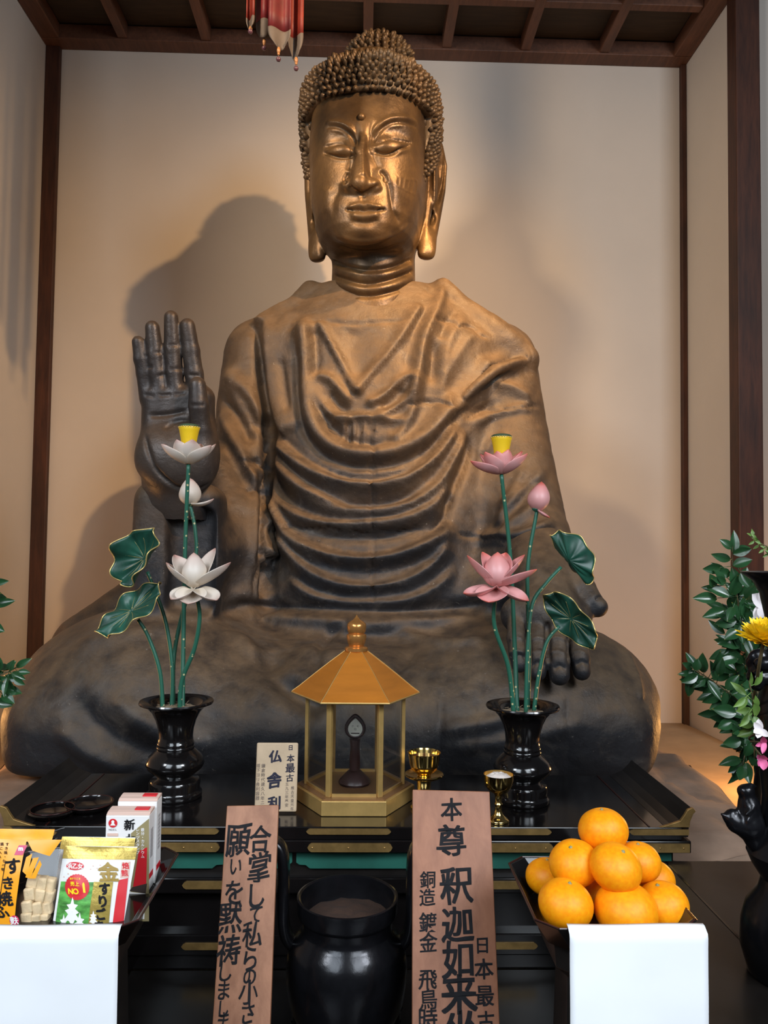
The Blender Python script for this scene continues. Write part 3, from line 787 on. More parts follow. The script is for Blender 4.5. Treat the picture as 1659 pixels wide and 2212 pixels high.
# eyelids
H.blob(*cb(578, 1080), .034, .0135, .0165, -2, 3.5); H.blob(*cb(948, 1052), .040, .0150, .0175, 7, 3.5)
H.apply(0)
H.stroke(cf([(455,1062),(500,1040),(560,1030),(620,1036),(665,1058),(690,1085)]), .0034, -.0075, 'ridge', 0.15, step=2)
H.stroke(cf([(820,1048),(860,1020),(920,1003),(985,1002),(1045,1012),(1110,1028)]), .0034, -.0075, 'ridge', 0.15, step=2)
H.stroke(cf([(450,1085),(500,1112),(560,1128),(620,1130),(665,1112),(690,1085)]), .0046, -.0100, 'ridge', 0.15, step=2)
H.stroke(cf([(815,1060),(845,1092),(900,1108),(960,1098),(1020,1068),(1090,1035)]), .0046, -.0100, 'ridge', 0.15, step=2)
H.stroke(cf([(470,1102),(530,1135),(600,1145),(660,1128)]), .0050, .0030, 'ridge', 0.2, step=2)
H.stroke(cf([(830,1098),(890,1124),(960,1114),(1040,1075)]), .0050, .0030, 'ridge', 0.2, step=2)
# nose ridge, wings, underside
H.stroke(cf([(738,1000),(736,1100),(740,1200),(742,1270)]), .009, .006, 'ridge', 0.1, step=3)
H.stroke(cf([(690,1080),(668,1160),(640,1230)]), .010, -.006, 'ridge', 0.2, step=3)
H.stroke(cf([(805,1080),(830,1150),(860,1215)]), .010, -.006, 'ridge', 0.2, step=3)
H.stroke(cf([(640,1235),(612,1290),(622,1322)]), .005, -.008, 'ridge', 0.15, step=2)
H.stroke(cf([(865,1222),(905,1262),(905,1308)]), .006, -.009, 'ridge', 0.15, step=2)
H.stroke(cf([(622,1318),(680,1362),(742,1395),(810,1358),(893,1305)]), .008, -.006, 'ridge', 0.15, step=2)
# philtrum, lips, folds of the cheeks
H.stroke(cf([(740,1395),(745,1450)]), .007, -.003, 'ridge', 0.2, step=2)
H.apply(0)
H.stroke(cf([(618,1492),(680,1474),(722,1464),(748,1474),(775,1464),(830,1476),(905,1490)]), .0065, .0050, 'ridge', 0.16, step=2)
H.stroke(cf([(640,1535),(700,1548),(750,1552),(810,1546),(875,1528)]), .0125, .0085, 'ridge', 0.2, step=2)
H.apply(0)
H.stroke(cf([(608,1496),(660,1506),(715,1503),(748,1510),(790,1503),(850,1506),(918,1496)]), .0040, -.0095, 'ridge', 0.1, step=2)
H.stroke(cf([(640,1572),(700,1592),(755,1598),(815,1590),(870,1565)]), .008, -.0045, 'ridge', 0.2, step=2)
H.stroke(cf([(895,1255),(930,1330),(945,1420),(960,1500),(990,1570),(1008,1618)]), .0075, -.0055, 'ridge', 0.2, step=3)
H.stroke(cf([(925,1250),(975,1330),(1000,1420),(1015,1500),(1035,1580)]), .016, .0025, 'ridge', 0.2, step=3)
H.stroke(cf([(600,1290),(560,1370),(530,1450),(520,1560)]), .014, -.004, 'ridge', 0.2, step=3)
H.stroke(cf([(500,1330),(480,1430),(480,1540)]), .022, .005, 'ridge', 0.2, step=3)
H.blob(*cb(745, 1650), .030, .006, .016)
# edge of the jaw, chin underside, neck rings
H.stroke(cf([(560,1672),(640,1712),(750,1728),(880,1708),(1000,1660),(1090,1590)]), .008, .004, 'ridge', 0.15, step=3)
H.stroke(cf([(545,1745),(640,1790),(760,1806),(900,1790),(1050,1735)]), .010, -.006, 'ridge', 0.15, step=3)
for pts in ([(500,1850),(560,1890),(680,1925),(800,1935),(950,1915),(1120,1850)], [(500,1965),(600,2000),(760,2035),(900,2015),(1050,1965),(1140,1920)], [(480,2050),(620,2100),(780,2120),(950,2090),(1150,2020)]):
    H.stroke(cf(pts), .008, -.011, 'ridge', 0.06, step=3)
for pts in ([(510,1910),(640,1950),(800,1970),(980,1950),(1120,1890)], [(500,2010),(640,2050),(790,2070),(980,2045),(1140,1985)]):
    H.stroke(cf(pts), .014, .006, 'ridge', 0.06, step=3)
# old repair patch on the cheek
for k_ in range(5): H.stroke(cf([(985+k_*32,1262+k_*10),(978+k_*30,1330+k_*14)]), .004, .0010, 'ridge', 0.1, step=2)
H.stroke(cf([(970,1325),(1050,1365),(1125,1400)]), .003, .0014, 'ridge', 0.1, step=2)
H.stroke(cf([(985,1255),(1060,1285),(1130,1300),(1120,1400)]), .003, .0014, 'ridge', 0.1, step=2)
# side of the face: sideburn edge and ear channel
H.stroke(cf([(1195,700),(1200,850),(1200,1000),(1190,1150),(1180,1300)]), .007, -.005, 'ridge', 0.15, step=3)
H.stroke(cf([(1330,1100),(1325,1250),(1290,1400),(1260,1500),(1240,1620)]), .008, -.010, 'ridge', 0.15, step=3)
H.apply(0)

# hands
def c3(x, y): return (180+x*.4522, 640+y*.4522)
def finger(p, pts, rads, k=0.006): return sd_chain(p, pts, rads, k)
def hand_up(p):
    def q(x, y, Y): return P(*c3(x, y), Y)
    d = sd_box(p, q(452, 640, 2.125), (.098, .040, .125), .036)
    d = smin(d, sd_ell(p, q(400, 770, 2.10), (.085, .05, .085)), 0.03)
    d = smin(d, sd_ell(p, q(545, 760, 2.10), (.060, .055, .10)), 0.03)
    d = smin(d, sd_box(p, q(436, 880, 2.165), (.086, .045, .10), .04), 0.03)
    d = smin(d, sd_caps(p, q(450, 800, 2.15), q(470, 1130, 2.22), .080, .084), 0.03)
    r = 1/1680*2.11*.4522
    F = [([(305,490,2.115),(290,370,2.108),(275,300,2.10),(262,218,2.092)], 31), ([(370,490,2.112),(352,370,2.105),(342,280,2.098),(330,150,2.088)], 36),
         ([(445,490,2.112),(432,360,2.105),(426,250,2.098),(420,102,2.086)], 36), ([(545,480,2.112),(530,370,2.105),(515,260,2.098),(498,140,2.088)], 37)]
    for pts, wd in F:
        f = finger(p, [q(*a) for a in pts], [r*wd*1.20, r*wd*1.16, r*wd*1.10, r*wd*.96])
        d = smin(d, f, 0.009)
    # edge of the hand running up to the index finger
    d = smin(d, sd_caps(p, q(598, 620, 2.14), q(545, 420, 2.13), r*36, r*30), 0.012)
    th = finger(p, [q(560, 760, 2.10), q(562, 640, 2.075), q(550, 520, 2.058), q(545, 425, 2.055)], [r*62, r*48, r*46, r*40])
    return smin(d, th, 0.010)
lo = P(285, 1110, 2.1); 
V, Q = surface_net(hand_up, (lo[0]-.03, 1.98, P(400, 1125, 2.15)[2]), (P(490, 900, 2.15)[0]+.03, 2.29, P(400, 655, 2.1)[2]+.02), 0.0042)
Hu = Sculpt(V, Q); Hu.smooth(1); Hu.rebase()
def c3l(pts): return [c3(*a) for a in pts]
for pts in ([(300,340),(330,335)], [(348,385),(395,372)], [(335,272),(378,266)], [(408,350),(480,345)], [(400,235),(455,232)], [(500,375),(560,380)], [(290,290),(312,284)], [(505,520),(585,520)], [(290,470),(340,478)], [(360,475),(420,470)], [(430,470),(490,462)]):
    Hu.stroke(c3l(pts), .004, -.004, 'ridge', 0.1, step=2)
for pts in ([(300,570),(400,565),(500,545)], [(380,640),(440,600),(520,590)], [(330,800),(420,900),(540,925),(620,880)], [(290,640),(310,740),(360,850),(450,910)], [(505,590),(500,680),(520,760)]):
    Hu.stroke(c3l(pts), .006, -.006, 'ridge', 0.2, step=2)
Hu.apply(1)

def c4(x, y): return (960+x*.3616, 920+y*.3616)
def hand_dn(p):
    def q(x, y, Y): return P(*c4(x, y), Y)
    r = 1/1680*2.0*.3616
    d = sd_chain(p, [q(540, 760, 2.28), q(590, 960, 2.12), q(620, 1130, 2.02)], [.095, .090, .074])
    d = smin(d, sd_chain(p, [q(450, 1130, 2.03), q(620, 1120, 2.00), q(770, 1150, 2.03)], [.050, .056, .048]), 0.03)
    F = [([(430,1160,2.0),(430,1270,1.955),(440,1360,1.925),(448,1425,1.915)], 49), ([(560,1170,1.985),(562,1290,1.935),(560,1390,1.905),(558,1475,1.895)], 49),
         ([(665,1180,1.985),(672,1300,1.935),(680,1400,1.905),(688,1490,1.892)], 60), ([(785,1190,2.01),(795,1290,1.965),(808,1390,1.930),(820,1468,1.917)], 53)]
    for pts, wd in F: d = smin(d, finger(p, [q(*a) for a in pts], [r*wd*1.14, r*wd*1.12, r*wd*1.08, r*wd*.96]), 0.008)
    d = smin(d, sd_chain(p, [q(720, 930, 2.12), q(810, 985, 2.08), q(870, 1050, 2.05), q(915, 1082, 2.04)], [.060, .045, .034, .027]), 0.02)
    return d
a_ = P(1080, 1500, 1.92); b_ = P(1330, 1170, 2.3)
V, Q = surface_net(hand_dn, (a_[0]-.03, 1.82, a_[2]-.04), (b_[0]+.06, 2.42, b_[2]+.06), 0.0045)
Hd = Sculpt(V, Q); Hd.smooth(1); Hd.rebase()
def c4l(pts): return [c4(*a) for a in pts]
for y0, y1 in ((1272, 1262), (1352, 1342)):
    for x, s in ((430, 46), (560, 46), (672, 54), (800, 48)):
        Hd.stroke(c4l([(x-s, y0+8), (x, y1), (x+s, y0+8)]), .004, .003, 'ridge', 0.1, step=2)
for x, y in ((450,1440),(560,1485),(690,1505),(822,1480)): Hd.stroke(c4l([(x-38,y-50),(x,y-72),(x+38,y-50)]), .004, -.004, 'ridge', 0.1, step=2)
Hd.stroke(c4l([(905,1040),(930,1020),(965,1040)]), .004, -.004, 'ridge', 0.1, step=2)
for x in (500, 612, 738): Hd.stroke(c4l([(x,1165),(x+4,1300),(x+8,1420)]), .006, -.010, 'ridge', 0.1, step=2)
Hd.apply(0)
o = link_mesh('head', H.V, H.Q, M['bronze_head'], statue, smooth=True); o['label'] = 'gilded bronze face with lowered eyes, long ears and ringed neck'
o = link_mesh('raised_hand', Hu.V, Hu.Q, M['bronze_hand'], statue, smooth=True); o['label'] = 'dark open hand raised with the palm forward'
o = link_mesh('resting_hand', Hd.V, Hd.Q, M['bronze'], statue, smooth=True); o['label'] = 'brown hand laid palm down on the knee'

# hair: a cap over the skull with a swelling on top, studded with curls
hv = [(300, .222, .262, .020), (250, .226, .266, .015), (210, .222, .258, .015), (182, .188, .225, .025), (167, .152, .175, .035), (154, .124, .135, .045), (140, .112, .118, .048), (108, .112, .112, .050), (92, .105, .105, .050), (78, .088, .088, .050), (60, .064, .062, .050), (49, .026, .03, .050)]
HX = [0, 0, 0, .002, .006, .014, .020, .020, .020, .020, .020, .020]
HZ = np.array([hz(a[0], 2.52) for a in hv]); ZHL = hz(203, 2.335)
def hair_sdf(p):
    q = hl(p)
    zs = np.concatenate([[HZ[0]-.25], HZ]); 
    d = sd_loft(q, zs, np.r_[0, HX], np.r_[.06, [a[3] for a in hv]], np.r_[.20, [a[1] for a in hv]], np.r_[.18, [a[2] for a in hv]], 2.25, 0.01)
    front = np.maximum(q[..., 2]-(ZHL-0.10*np.abs(q[..., 0])**1.5*0.6), q[..., 1]+.080+.25*np.maximum(0, -(q[..., 2]-ZHL))*0.5)
    d = smax(d, -front, 0.012)
    # slanting lower edge: sideburn in front of the ear
    low = (hz(390, 2.5)+(q[..., 1]+.06)*1.2)-q[..., 2]
    return smax(d, low, 0.01)
V, Q = surface_net(hair_sdf, (HC[0]-.30, HC[1]-.32, HC[2]-.20), (HC[0]+.30, HC[1]+.34, HC[2]+.50), 0.007)
HA = Sculpt(V, Q); HA.smooth(2); HA.rebase()
hb = MB().add(HA.V, HA.Q.tolist())
# curls laid in staggered rows
def curl(mb, c, n, r, h):
    n = nrm(n+np.array([0, 0, 0.25])+RNG.normal(0, .10, 3)); a = nrm(np.cross(n, [0.3, 0.2, 1])); b2 = np.cross(n, a)
    prof = [(1.0, -.3), (1.0, .15), (.92, .5), (.62, .85), (.0, 1.0)]; seg = 7; Vv = []
    for pr, ph in prof[:-1]:
        for k_ in range(seg):
            t = 2*math.pi*k_/seg+ph*1.2; Vv.append(c+n*ph*h+(a*math.cos(t)+b2*math.sin(t))*r*pr)
    Vv.append(c+n*h); Fc = []
    for i in range(3):
        for k_ in range(seg): Fc.append((i*seg+k_, i*seg+(k_+1) % seg, (i+1)*seg+(k_+1) % seg, (i+1)*seg+k_))
    for k_ in range(seg): Fc.append((3*seg+k_, 3*seg+(k_+1) % seg, 4*seg))
    mb.add(Vv, Fc)
zc = hz(392, 2.5); row = 0; ztop = hz(62, 2.52)
while zc < ztop:
    nn = 72
    for k_ in range(nn):
        pass
    a_ = 0.0; stepm = 0.0215
    # walk round the head at this height
    ang = (row % 2)*0.05
    while ang < 2*math.pi:
        dirv = np.array([math.sin(ang), -math.cos(ang), 0]); rad = 0.2
        o_ = hw(dirv[0]*.5, dirv[1]*.5+.03, zc); dw = -(hw(dirv[0], dirv[1], 0)-HC)
        h_ = HA.bvh.ray_cast(Vector(o_), Vector(dw), 0.6)
        if h_[0] is not None:
            hp = np.array(h_[0]); nn_ = np.array(h_[1]); lp = hl(hp)
            rad = max(.03, np.hypot(lp[0], lp[1]-.03))
            if nn_@(-dw) > 0.15 and not (lp[1] < -.09 and zc < ZHL-.004) and (lp[1] < .30):
                curl(hb, hp+RNG.normal(0, .0014, 3), nn_, .0088*RNG.uniform(.88, 1.1), .0185*RNG.uniform(.75, 1.2))
        ang += stepm/rad*RNG.uniform(.93, 1.07)
    zc += 0.0155; row += 1
# curls on the near-flat shoulder of the cap, from above
for i in range(-14, 15):
    for j in range(-14, 15):
        lx = i*.0195+(j % 2)*.0095; ly = j*.0175+.03
        h_ = HA.bvh.ray_cast(Vector(hw(lx, ly, .6)), Vector((0, 0, -1)), 0.8)
        if h_[0] is not None and h_[1][2] > 0.80:
            curl(hb, np.array(h_[0]), np.array(h_[1]), .0088, .0175*RNG.uniform(.8, 1.2))
o = hb.build('hair', M['bronze_hair'], statue, smooth=True); o['label'] = 'dusty rows of small bronze hair curls with a raised topknot'
u_ = H.hit(*cb(733, 838))
o = MB().lathe((0, 0, 0), [(0.0001, -.004), (.011, -.004), (.0125, 0), (.011, .006), (.006, .010), (.0001, .0112)], 20)
uv_ = np.array(o.v); uv_ = np.stack([uv_[:, 0], -uv_[:, 2], uv_[:, 1]], 1)+u_
o = link_mesh('forehead_dot', uv_, o.f, M['bronze_head'], statue, smooth=True)

# ------------------------------------------------------------------ altar
AX0, AX1, AY0, AY1 = -0.668, 0.640, 1.497, 1.835
ALZ = 1.067
altar = thing('altar_table', 'black lacquer altar table with gilt fittings and green panel before the statue', 'altar', (-0.014, 1.66, 0.80))
MB().box((AX0+.02, AY0, ALZ-.024), (AX1-.02, AY1, ALZ)).build('tabletop', M['lacquer'], altar, bevel=0.0015)
for sx, nm in ((AX0, 'l'), (AX1, 'r')):
    s_ = 1 if nm == 'r' else -1; x0 = sx-s_*.052; x1 = sx
    mb = MB()
    prof = [(x0, ALZ+.0005), (x0+s_*.012, ALZ+.004), (x0+s_*.030, ALZ+.012), (x0+s_*.044, ALZ+.026), (x1, ALZ+.036), (x1+s_*.004, ALZ+.028), (x1-s_*.004, ALZ+.006), (x1-s_*.006, ALZ-.02), (x0, ALZ-.02)]
    poly = [(x, AY0+.006, z) for x, z in prof]
    mb.prism(poly, (0, AY1-AY0-.006, 0)); mb.build('side_rail', M['lacquer_soft'], altar)
    # gilt horn closing the rail and plate wrapping the corner
    q = [(x0-s_*.012, ALZ+.001), (x0+s_*.006, ALZ+.006), (x0+s_*.028, ALZ+.013), (x0+s_*.036, ALZ+.024), (x0+s_*.042, ALZ+.034), (x1+s_*.001, ALZ+.038), (x1+s_*.006, ALZ+.031), (x1+s_*.001, ALZ+.026), (x1-s_*.005, ALZ+.012), (x1-s_*.006, ALZ+.001)]
    MB().prism([(x, AY0-.002, z) for x, z in q], (0, .0065, 0)).build('gilt_horn', M['brass_fit'], altar, bevel=0.0008)
    # inlaid inner line
    MB().box((x0-s_*.030-.0015, AY0+.004, ALZ), (x0-s_*.030+.0015, AY1-.004, ALZ+.0012)).build('inlay_line', M['lacquer_red'], altar)
MB().box((AX0+.004, AY0-.004, ALZ-.047), (AX1-.004, 1.552, ALZ-.024)).build('apron_rail', M['lacquer'], altar, bevel=0.002)
MB().box((AX0+.03, AY0+.020, ALZ-.098), (AX1-.03, 1.552, ALZ-.048)).build('panel_core', M['lacquer_soft'], altar)
# green cartouche panels with notched ends
def cart(x0, x1, z0, z1, y):
    h = z1-z0
    return [(x0, y, z1), (x0, y, z0+h*.35), (x0+.006, y, z0+h*.22), (x0+.018, y, z0+h*.20), (x0+.026, y, z0), (x1-.026, y, z0), (x1-.018, y, z0+h*.20), (x1-.006, y, z0+h*.22), (x1, y, z0+h*.35), (x1, y, z1)]
for x0, x1 in ((AX0+.035, -.250), (-.235, -.125), (-.117, .125), (.135, .42), (.43, AX1-.035)):
    MB().prism(cart(x0, x1, ALZ-.083, ALZ-.051, AY0+.014), (0, .008, 0)).build('green_panel', M['green'], altar)
MB().box((AX0+.02, AY0+.008, ALZ-.128), (AX1-.02, 1.552, ALZ-.098)).build('middle_rail', M['lacquer'], altar, bevel=0.003)
MB().box((AX0+.04, AY0+.030, ALZ-.205), (AX1-.04, 1.552, ALZ-.128)).build('lower_panel', M['lacquer'], altar)
MB().box((AX0+.01, AY0+.012, ALZ-.245), (AX1-.01, 1.552, ALZ-.205)).build('bottom_rail', M['lacquer'], altar, bevel=0.003)
def plate(x0, x1, z0, z1, y, e=.006, left=True, right=True):
    zm = (z0+z1)/2
    a = [(x0, y, zm), (x0+e*.5, y, z0+(zm-z0)*.35), (x0+e*1.2, y, z0)] if left else [(x0, y, z1), (x0, y, z0)]
    c = [(x1-e*1.2, y, z0), (x1-e*.5, y, z0+(zm-z0)*.35), (x1, y, zm), (x1-e*.5, y, z1-(z1-zm)*.35), (x1-e*1.2, y, z1)] if right else [(x1, y, z0), (x1, y, z1)]
    b_ = [(x0+e*1.2, y, z1), (x0+e*.5, y, z1-(z1-zm)*.35)] if left else []
    return MB().prism(a+c+b_, (0, .003, 0))
FXS = [(AX0+.012, -.560, False, True), (-.390, -.262, True, True), (-.098, .062, True, True), (.228, .368, True, True), (.518, AX1-.008, True, False)]
for x0, x1, l_, r_ in FXS:
    plate(x0, x1, ALZ-.0135, ALZ-.003, AY0-.003, left=l_, right=r_).build('gilt_plate', M['brass_fit'], altar)
    plate(x0+.003, x1+.003*(r_), ALZ-.0445, ALZ-.0285, AY0-.007, left=l_, right=r_).build('gilt_plate', M['brass_fit'], altar)
    for xx in (x0+.012, (x0+x1)/2, x1-.012):
        mb = MB(); mb.lathe((0, 0, 0), [(.0020, 0), (.0016, .0009), (.0001, .0014)], 8)
        mb.v = [(xx+a, AY0-.007-c, ALZ-.0365+b_) for a, b_, c in mb.v]; mb.build('rivet', M['brass_fit'], altar, smooth=True)
MB().box((AX0+.01, 1.515, 0.7955), (AX1-.01, 1.552, ALZ-.245)).build('kick_board', M['lacquer'], altar)
MB().box((AX0+.06, 1.60, 1.0115), (AX1-.06, 1.81, ALZ-.0241)).build('under_frame', M['lacquer_soft'], altar)
for x0, x1 in ((-.33, -.20), (-.080, .052), (.22, .345), (-.58, -.45), (.46, .59)):
    plate(x0, x1, ALZ-.118, ALZ-.104, AY0+.005).build('gilt_plate', M['brass_fit'], altar)
    plate(x0, x1, ALZ-.232, ALZ-.220, AY0+.009).build('gilt_plate', M['brass_fit'], altar)

# ------------------------------------------------------------------ low tables in front
tl = thing('side_table', 'plain black lacquer table at the left edge beside the altar', 'table', (-.87, 1.13, 0))
MB().box((-1.30, 0.78, 0.95), (-0.43, 1.485, 1.010)).build('table_top', M['lacquer_soft'], tl, bevel=0.003)
MB().box((-1.28, 0.80, 0.0), (-0.45, 1.47, 0.95)).build('table_body', M['lacquer_soft'], tl)
tr_ = thing('side_table', 'plain black lacquer table at the right edge beneath the black bronze bird vase', 'table', (.87, 1.13, 0))
MB().box((0.43, 0.78, 0.95), (1.30, 1.485, 1.010)).build('table_top', M['lacquer_soft'], tr_, bevel=0.003)
MB().box((0.45, 0.80, 0.0), (1.28, 1.47, 0.95)).build('table_body', M['lacquer_soft'], tr_)
MB().box((0.579, 0.79, 1.0101), (0.583, 1.48, 1.0108)).build('inlay_line', M['lacquer'], tr_)
tc_ = MB().box((-0.425, 0.70, 0.0), (0.425, 1.513, 0.795)).build('incense_table', M['lacquer_soft'], origin=(0, 1.1, 0), bevel=0.003)
tag(tc_, 'low black lacquer table in the middle beneath the incense burner', 'table')

# ------------------------------------------------------------------ lotus vases
def vase(cx, cy, label):
    t = thing('flower_vase', label, 'vase', (cx, cy, ALZ+.0005))
    r = 0.0765/0.0765
    prof = [(.0001, 0), (.055, 0), (.057, .003), (.057, .010), (.054, .013), (.052, .018), (.053, .030), (.050, .036), (.038, .040), (.036, .043), (.0565, .060), (.0605, .068), (.0605, .072), (.055, .084), (.044, .094), (.0385, .099),
            (.0395, .102), (.0395, .105), (.038, .107), (.0385, .110), (.0385, .113), (.037, .115), (.0355, .125), (.037, .142), (.042, .160), (.050, .176), (.060, .187), (.071, .192), (.0765, .194), (.0775, .197), (.076, .200), (.070, .1985), (.060, .194), (.048, .186), (.045, .182), (.0001, .182)]
    MB().lathe((cx, cy, ALZ+.0005), prof, 48).build('vase_body', M['lacquer'], t, smooth=40)
    mb = MB()
    G = np.zeros((9, 28, 3))
    for i in range(9):
        for j in range(28):
            rr = .046*i/8; a = 2*math.pi*j/28
            G[i, j] = (cx+rr*math.cos(a), cy+rr*math.sin(a), ALZ+.188+.0035*noise.noise((rr*300*math.cos(a), rr*300*math.sin(a), 3))-.004*(i/8)**3)
    mb.grid(G, closed=True)
    # loose dry straw bits
    for _ in range(26):
        a = RNG.uniform(0, 6.28); rr = .040*math.sqrt(RNG.uniform(0, 1)); c = np.array([cx+rr*math.cos(a), cy+rr*math.sin(a), ALZ+.189]); d = nrm([RNG.normal(), RNG.normal(), RNG.uniform(0, .7)])*RNG.uniform(.004, .010)
        mb.tube([c-d*.3, c+d], .0006, 4)
    o = mb.build('sand_filling', M['sand'], t, smooth=True); o['label'] = 'coarse sand and dry straw holding the stems'; o['kind'] = 'stuff'
    return t
vL = PZ(371, 1728, ALZ); vR = PZ(1133, 1738, ALZ)
VL = (float(vL[0]), 1.672, ALZ+.0005); VR = (float(vR[0]), 1.650, ALZ+.0005)
vase(VL[0], VL[1], 'black lacquer vase standing left of the glass case with white lotus stems')
vase(VR[0], VR[1], 'black lacquer vase standing right of the glass case with pink lotus stems')

def petal(mb, base, out, upv, L, W, lift, curl, cup=0.5, nu=10, nv=7, tipc=0.0, pw=0.75):
    """petal from base; out = horizontal direction, lift = opening angle above horizontal at base, curl = change along length"""
    out = nrm(out); upv = nrm(upv); side = np.cross(out, upv); G = np.zeros((nu, nv, 3)); p = np.array(base, float); ang = lift
    ds = L/(nu-1)
    for i in range(nu):
        u = i/(nu-1); ang = lift+curl*u+tipc*u**4
        d = out*math.cos(ang)+upv*math.sin(ang); nn_ = -out*math.sin(ang)+upv*math.cos(ang)
        wdt = W*1.12*max(.02, math.sin(math.pi*(.10+.90*u)**.95))**.62*(1 if u < .94 else .25+.75*(1-u)/.06)+W*.06*(1-u)
        for j in range(nv):
            v = 2*j/(nv-1)-1
            G[i, j] = p+side*v*wdt*.5+nn_*(abs(v)**1.8)*wdt*cup*.5
        p = p+d*ds
    mb.grid(G); return G
def bud(mb, c, axis, L, R, n=14):
    axis = nrm(axis); a = nrm(np.cross(axis, [0, 1, 0.1])); b2 = np.cross(axis, a); G = np.zeros((13, n, 3))
    for i in range(13):
        u = i/12; r = R*(math.sin(math.pi*min(1, (u*.93+.05))**.78))**.8*(1 if u < .97 else .15)
        for j in range(n):
            t = 2*math.pi*j/n; rr = r*(1+.05*math.cos(3*t+4*u)); G[i, j] = np.array(c)+axis*L*u+(a*math.cos(t)+b2*math.sin(t))*rr
    mb.grid(G, closed=True)
def stem_of(t, pts, rad, name='stem'):
    path = spline(np.array(pts, float), 0.012); n = len(path)
    MB().tube(path, np.linspace(rad*1.25, rad, n), 10).build(name, M['stem'], t, smooth=True)
def lotus_open(label, pts, pm, petals, group, podr=(.0165, .0225), yaw0=0.0, pod=True, bud_in=False, tilt=(0, 0, 1)):
    top = np.array(pts[-1]); t = thing('lotus_flower', label, 'lotus flower', pts[0], group)
    stem_of(t, pts, .0042)
    A = nrm(tilt)
    for (az, L, W, lift, curl, cup, tipc, rise) in petals:
        a = math.radians(az); o_ = np.array([math.cos(a), math.sin(a), 0]); o_ = nrm(o_-A*(o_@A))
        mb = MB(); petal(mb, top+o_*.006+A*rise, o_, A, L*1.12, W*1.32, math.radians(lift), math.radians(curl), cup, tipc=math.radians(tipc))
        o = mb.build('petal', pm, t, smooth=True); md = o.modifiers.new('s', 'SOLIDIFY'); md.thickness = .0016; md.offset = 0
        md = o.modifiers.new('sub', 'SUBSURF'); md.levels = 1; md.render_levels = 1
    if pod:
        r0, r1 = podr
        o = MB().lathe((0, 0, 0), [(.0001, 0), (r0*.7, 0), (r0*.95, .014), (r0, .03), (r1*.88, .046), (r1, .052)], 28).v
        top = top+np.array([0, 0, .008]); mb = MB().lathe(tuple(top), [(.0001, -.006), (r0*.75, .002), (r0*.92, .020), (r0, .042), (r1*.92, .064), (r1, .070), (r1*.97, .0725)], 28)
        sp_ = mb.build('seed_pod', M['pod'], t, smooth=50)
        mb = MB().lathe(tuple(top), [(r1*.99, .0725), (r1*1.0, .0745), (r1*.80, .0775), (r1*.4, .0795), (.0001, .080)], 28)
        mb.build('pod_cap', M['podtop'], t, smooth=True)
        mb = MB()
        for k_ in range(26):
            a = 2*math.pi*k_/26; mb.lathe((top[0]+r1*math.cos(a), top[1]+r1*math.sin(a), top[2]+.0715), [(.0001, -.0014), (.0012, -.0010), (.0015, 0), (.0012, .0010), (.0001, .0014)], 6)
        mb.build('pod_beading', M['gilt'], t, smooth=True)
    if bud_in:
        mb = MB(); bud(mb, top+A*.004, A+np.array(bud_in[2:5]), bud_in[0], bud_in[1]); mb.build('bud_heart', pm, t, smooth=True)
    return t
def V3(px, py, Y): return tuple(P(px, py, Y))
Yl, Yr = VL[1], VR[1]
mpx = 1.66/1680
# left vase: white
wl = 'white lotus stems in the left vase'; wr = 'pink lotus stems in the right vase'
ptw = []
for az, L, W, lf, cu in ((-150, .062, .034, 12, 42), (-115, .056, .036, 28, 45), (-68, .058, .036, 26, 45), (-28, .062, .034, 12, 40), (25, .066, .036, 20, 38), (72, .062, .036, 26, 40), (118, .060, .036, 24, 40), (165, .066, .036, 16, 40)):
    ptw.append((az, L, W*.95, lf+3, cu, .55, 20, 0))
lotus_open('tall open white lotus with bright yellow seed pod, highest in the left vase', [V3(394, 1540, Yl), V3(396, 1380, Yl+.028), V3(400, 1180, Yl+.028), V3(407, 1003, Yl+.005)], M['petal_white'], ptw, wl, yaw0=0)
ptw2 = [(-178, 0.0672, 0.0439, 24, 35, 0.5, 25, 0.004), (150, 0.0749, 0.0464, 44, 14, 0.4, 10, 0.004), (38, 0.0806, 0.0439, 54, 22, 0.35, 0, 0.004), (-4, 0.0787, 0.0439, 22, 26, 0.45, 25, 0.004), (-128, 0.0538, 0.0415, -40, 25, 0.45, 70, 0), (-92, 0.048, 0.0439, -52, 18, 0.4, 80, 0), (-40, 0.0634, 0.0415, -34, 25, 0.45, 45, 0)]
lotus_open('low open white lotus around a plump white bud, in the left vase', [V3(388, 1541, Yl-.016), V3(393, 1470, Yl-.026), V3(420, 1400, Yl-.040), V3(431, 1330, Yl-.052), V3(420, 1272, Yl-.058)], M['petal_white'], ptw2, wl, pod=False, bud_in=(.071, .026, -.02, -.1, 0))
def lotus_bud(label, pts, pm, group, L, R, axis, loose):
    t = thing('lotus_bud', label, 'lotus bud', pts[0], group); stem_of(t, pts, .0040); top = np.array(pts[-1])
    mb = MB(); bud(mb, top, axis, L, R); mb.build('bud', pm, t, smooth=True)
    az, pl, pw_, lf, cu = loose; a = math.radians(az); mb = MB()
    petal(mb, top, (math.cos(a), math.sin(a), 0), (0, 0, 1), pl, pw_, math.radians(lf), math.radians(cu), .4, tipc=math.radians(20))
    o = mb.build('petal', pm, t, smooth=True); md = o.modifiers.new('s', 'SOLIDIFY'); md.thickness = .0016; md.offset = 0
    mb = MB().lathe(tuple(top), [(.0001, -.006), (.006, -.003), (.011, .001), (.012, .004), (.0001, .004)], 14); mb.build('sepal', M['stem'], t, smooth=True)
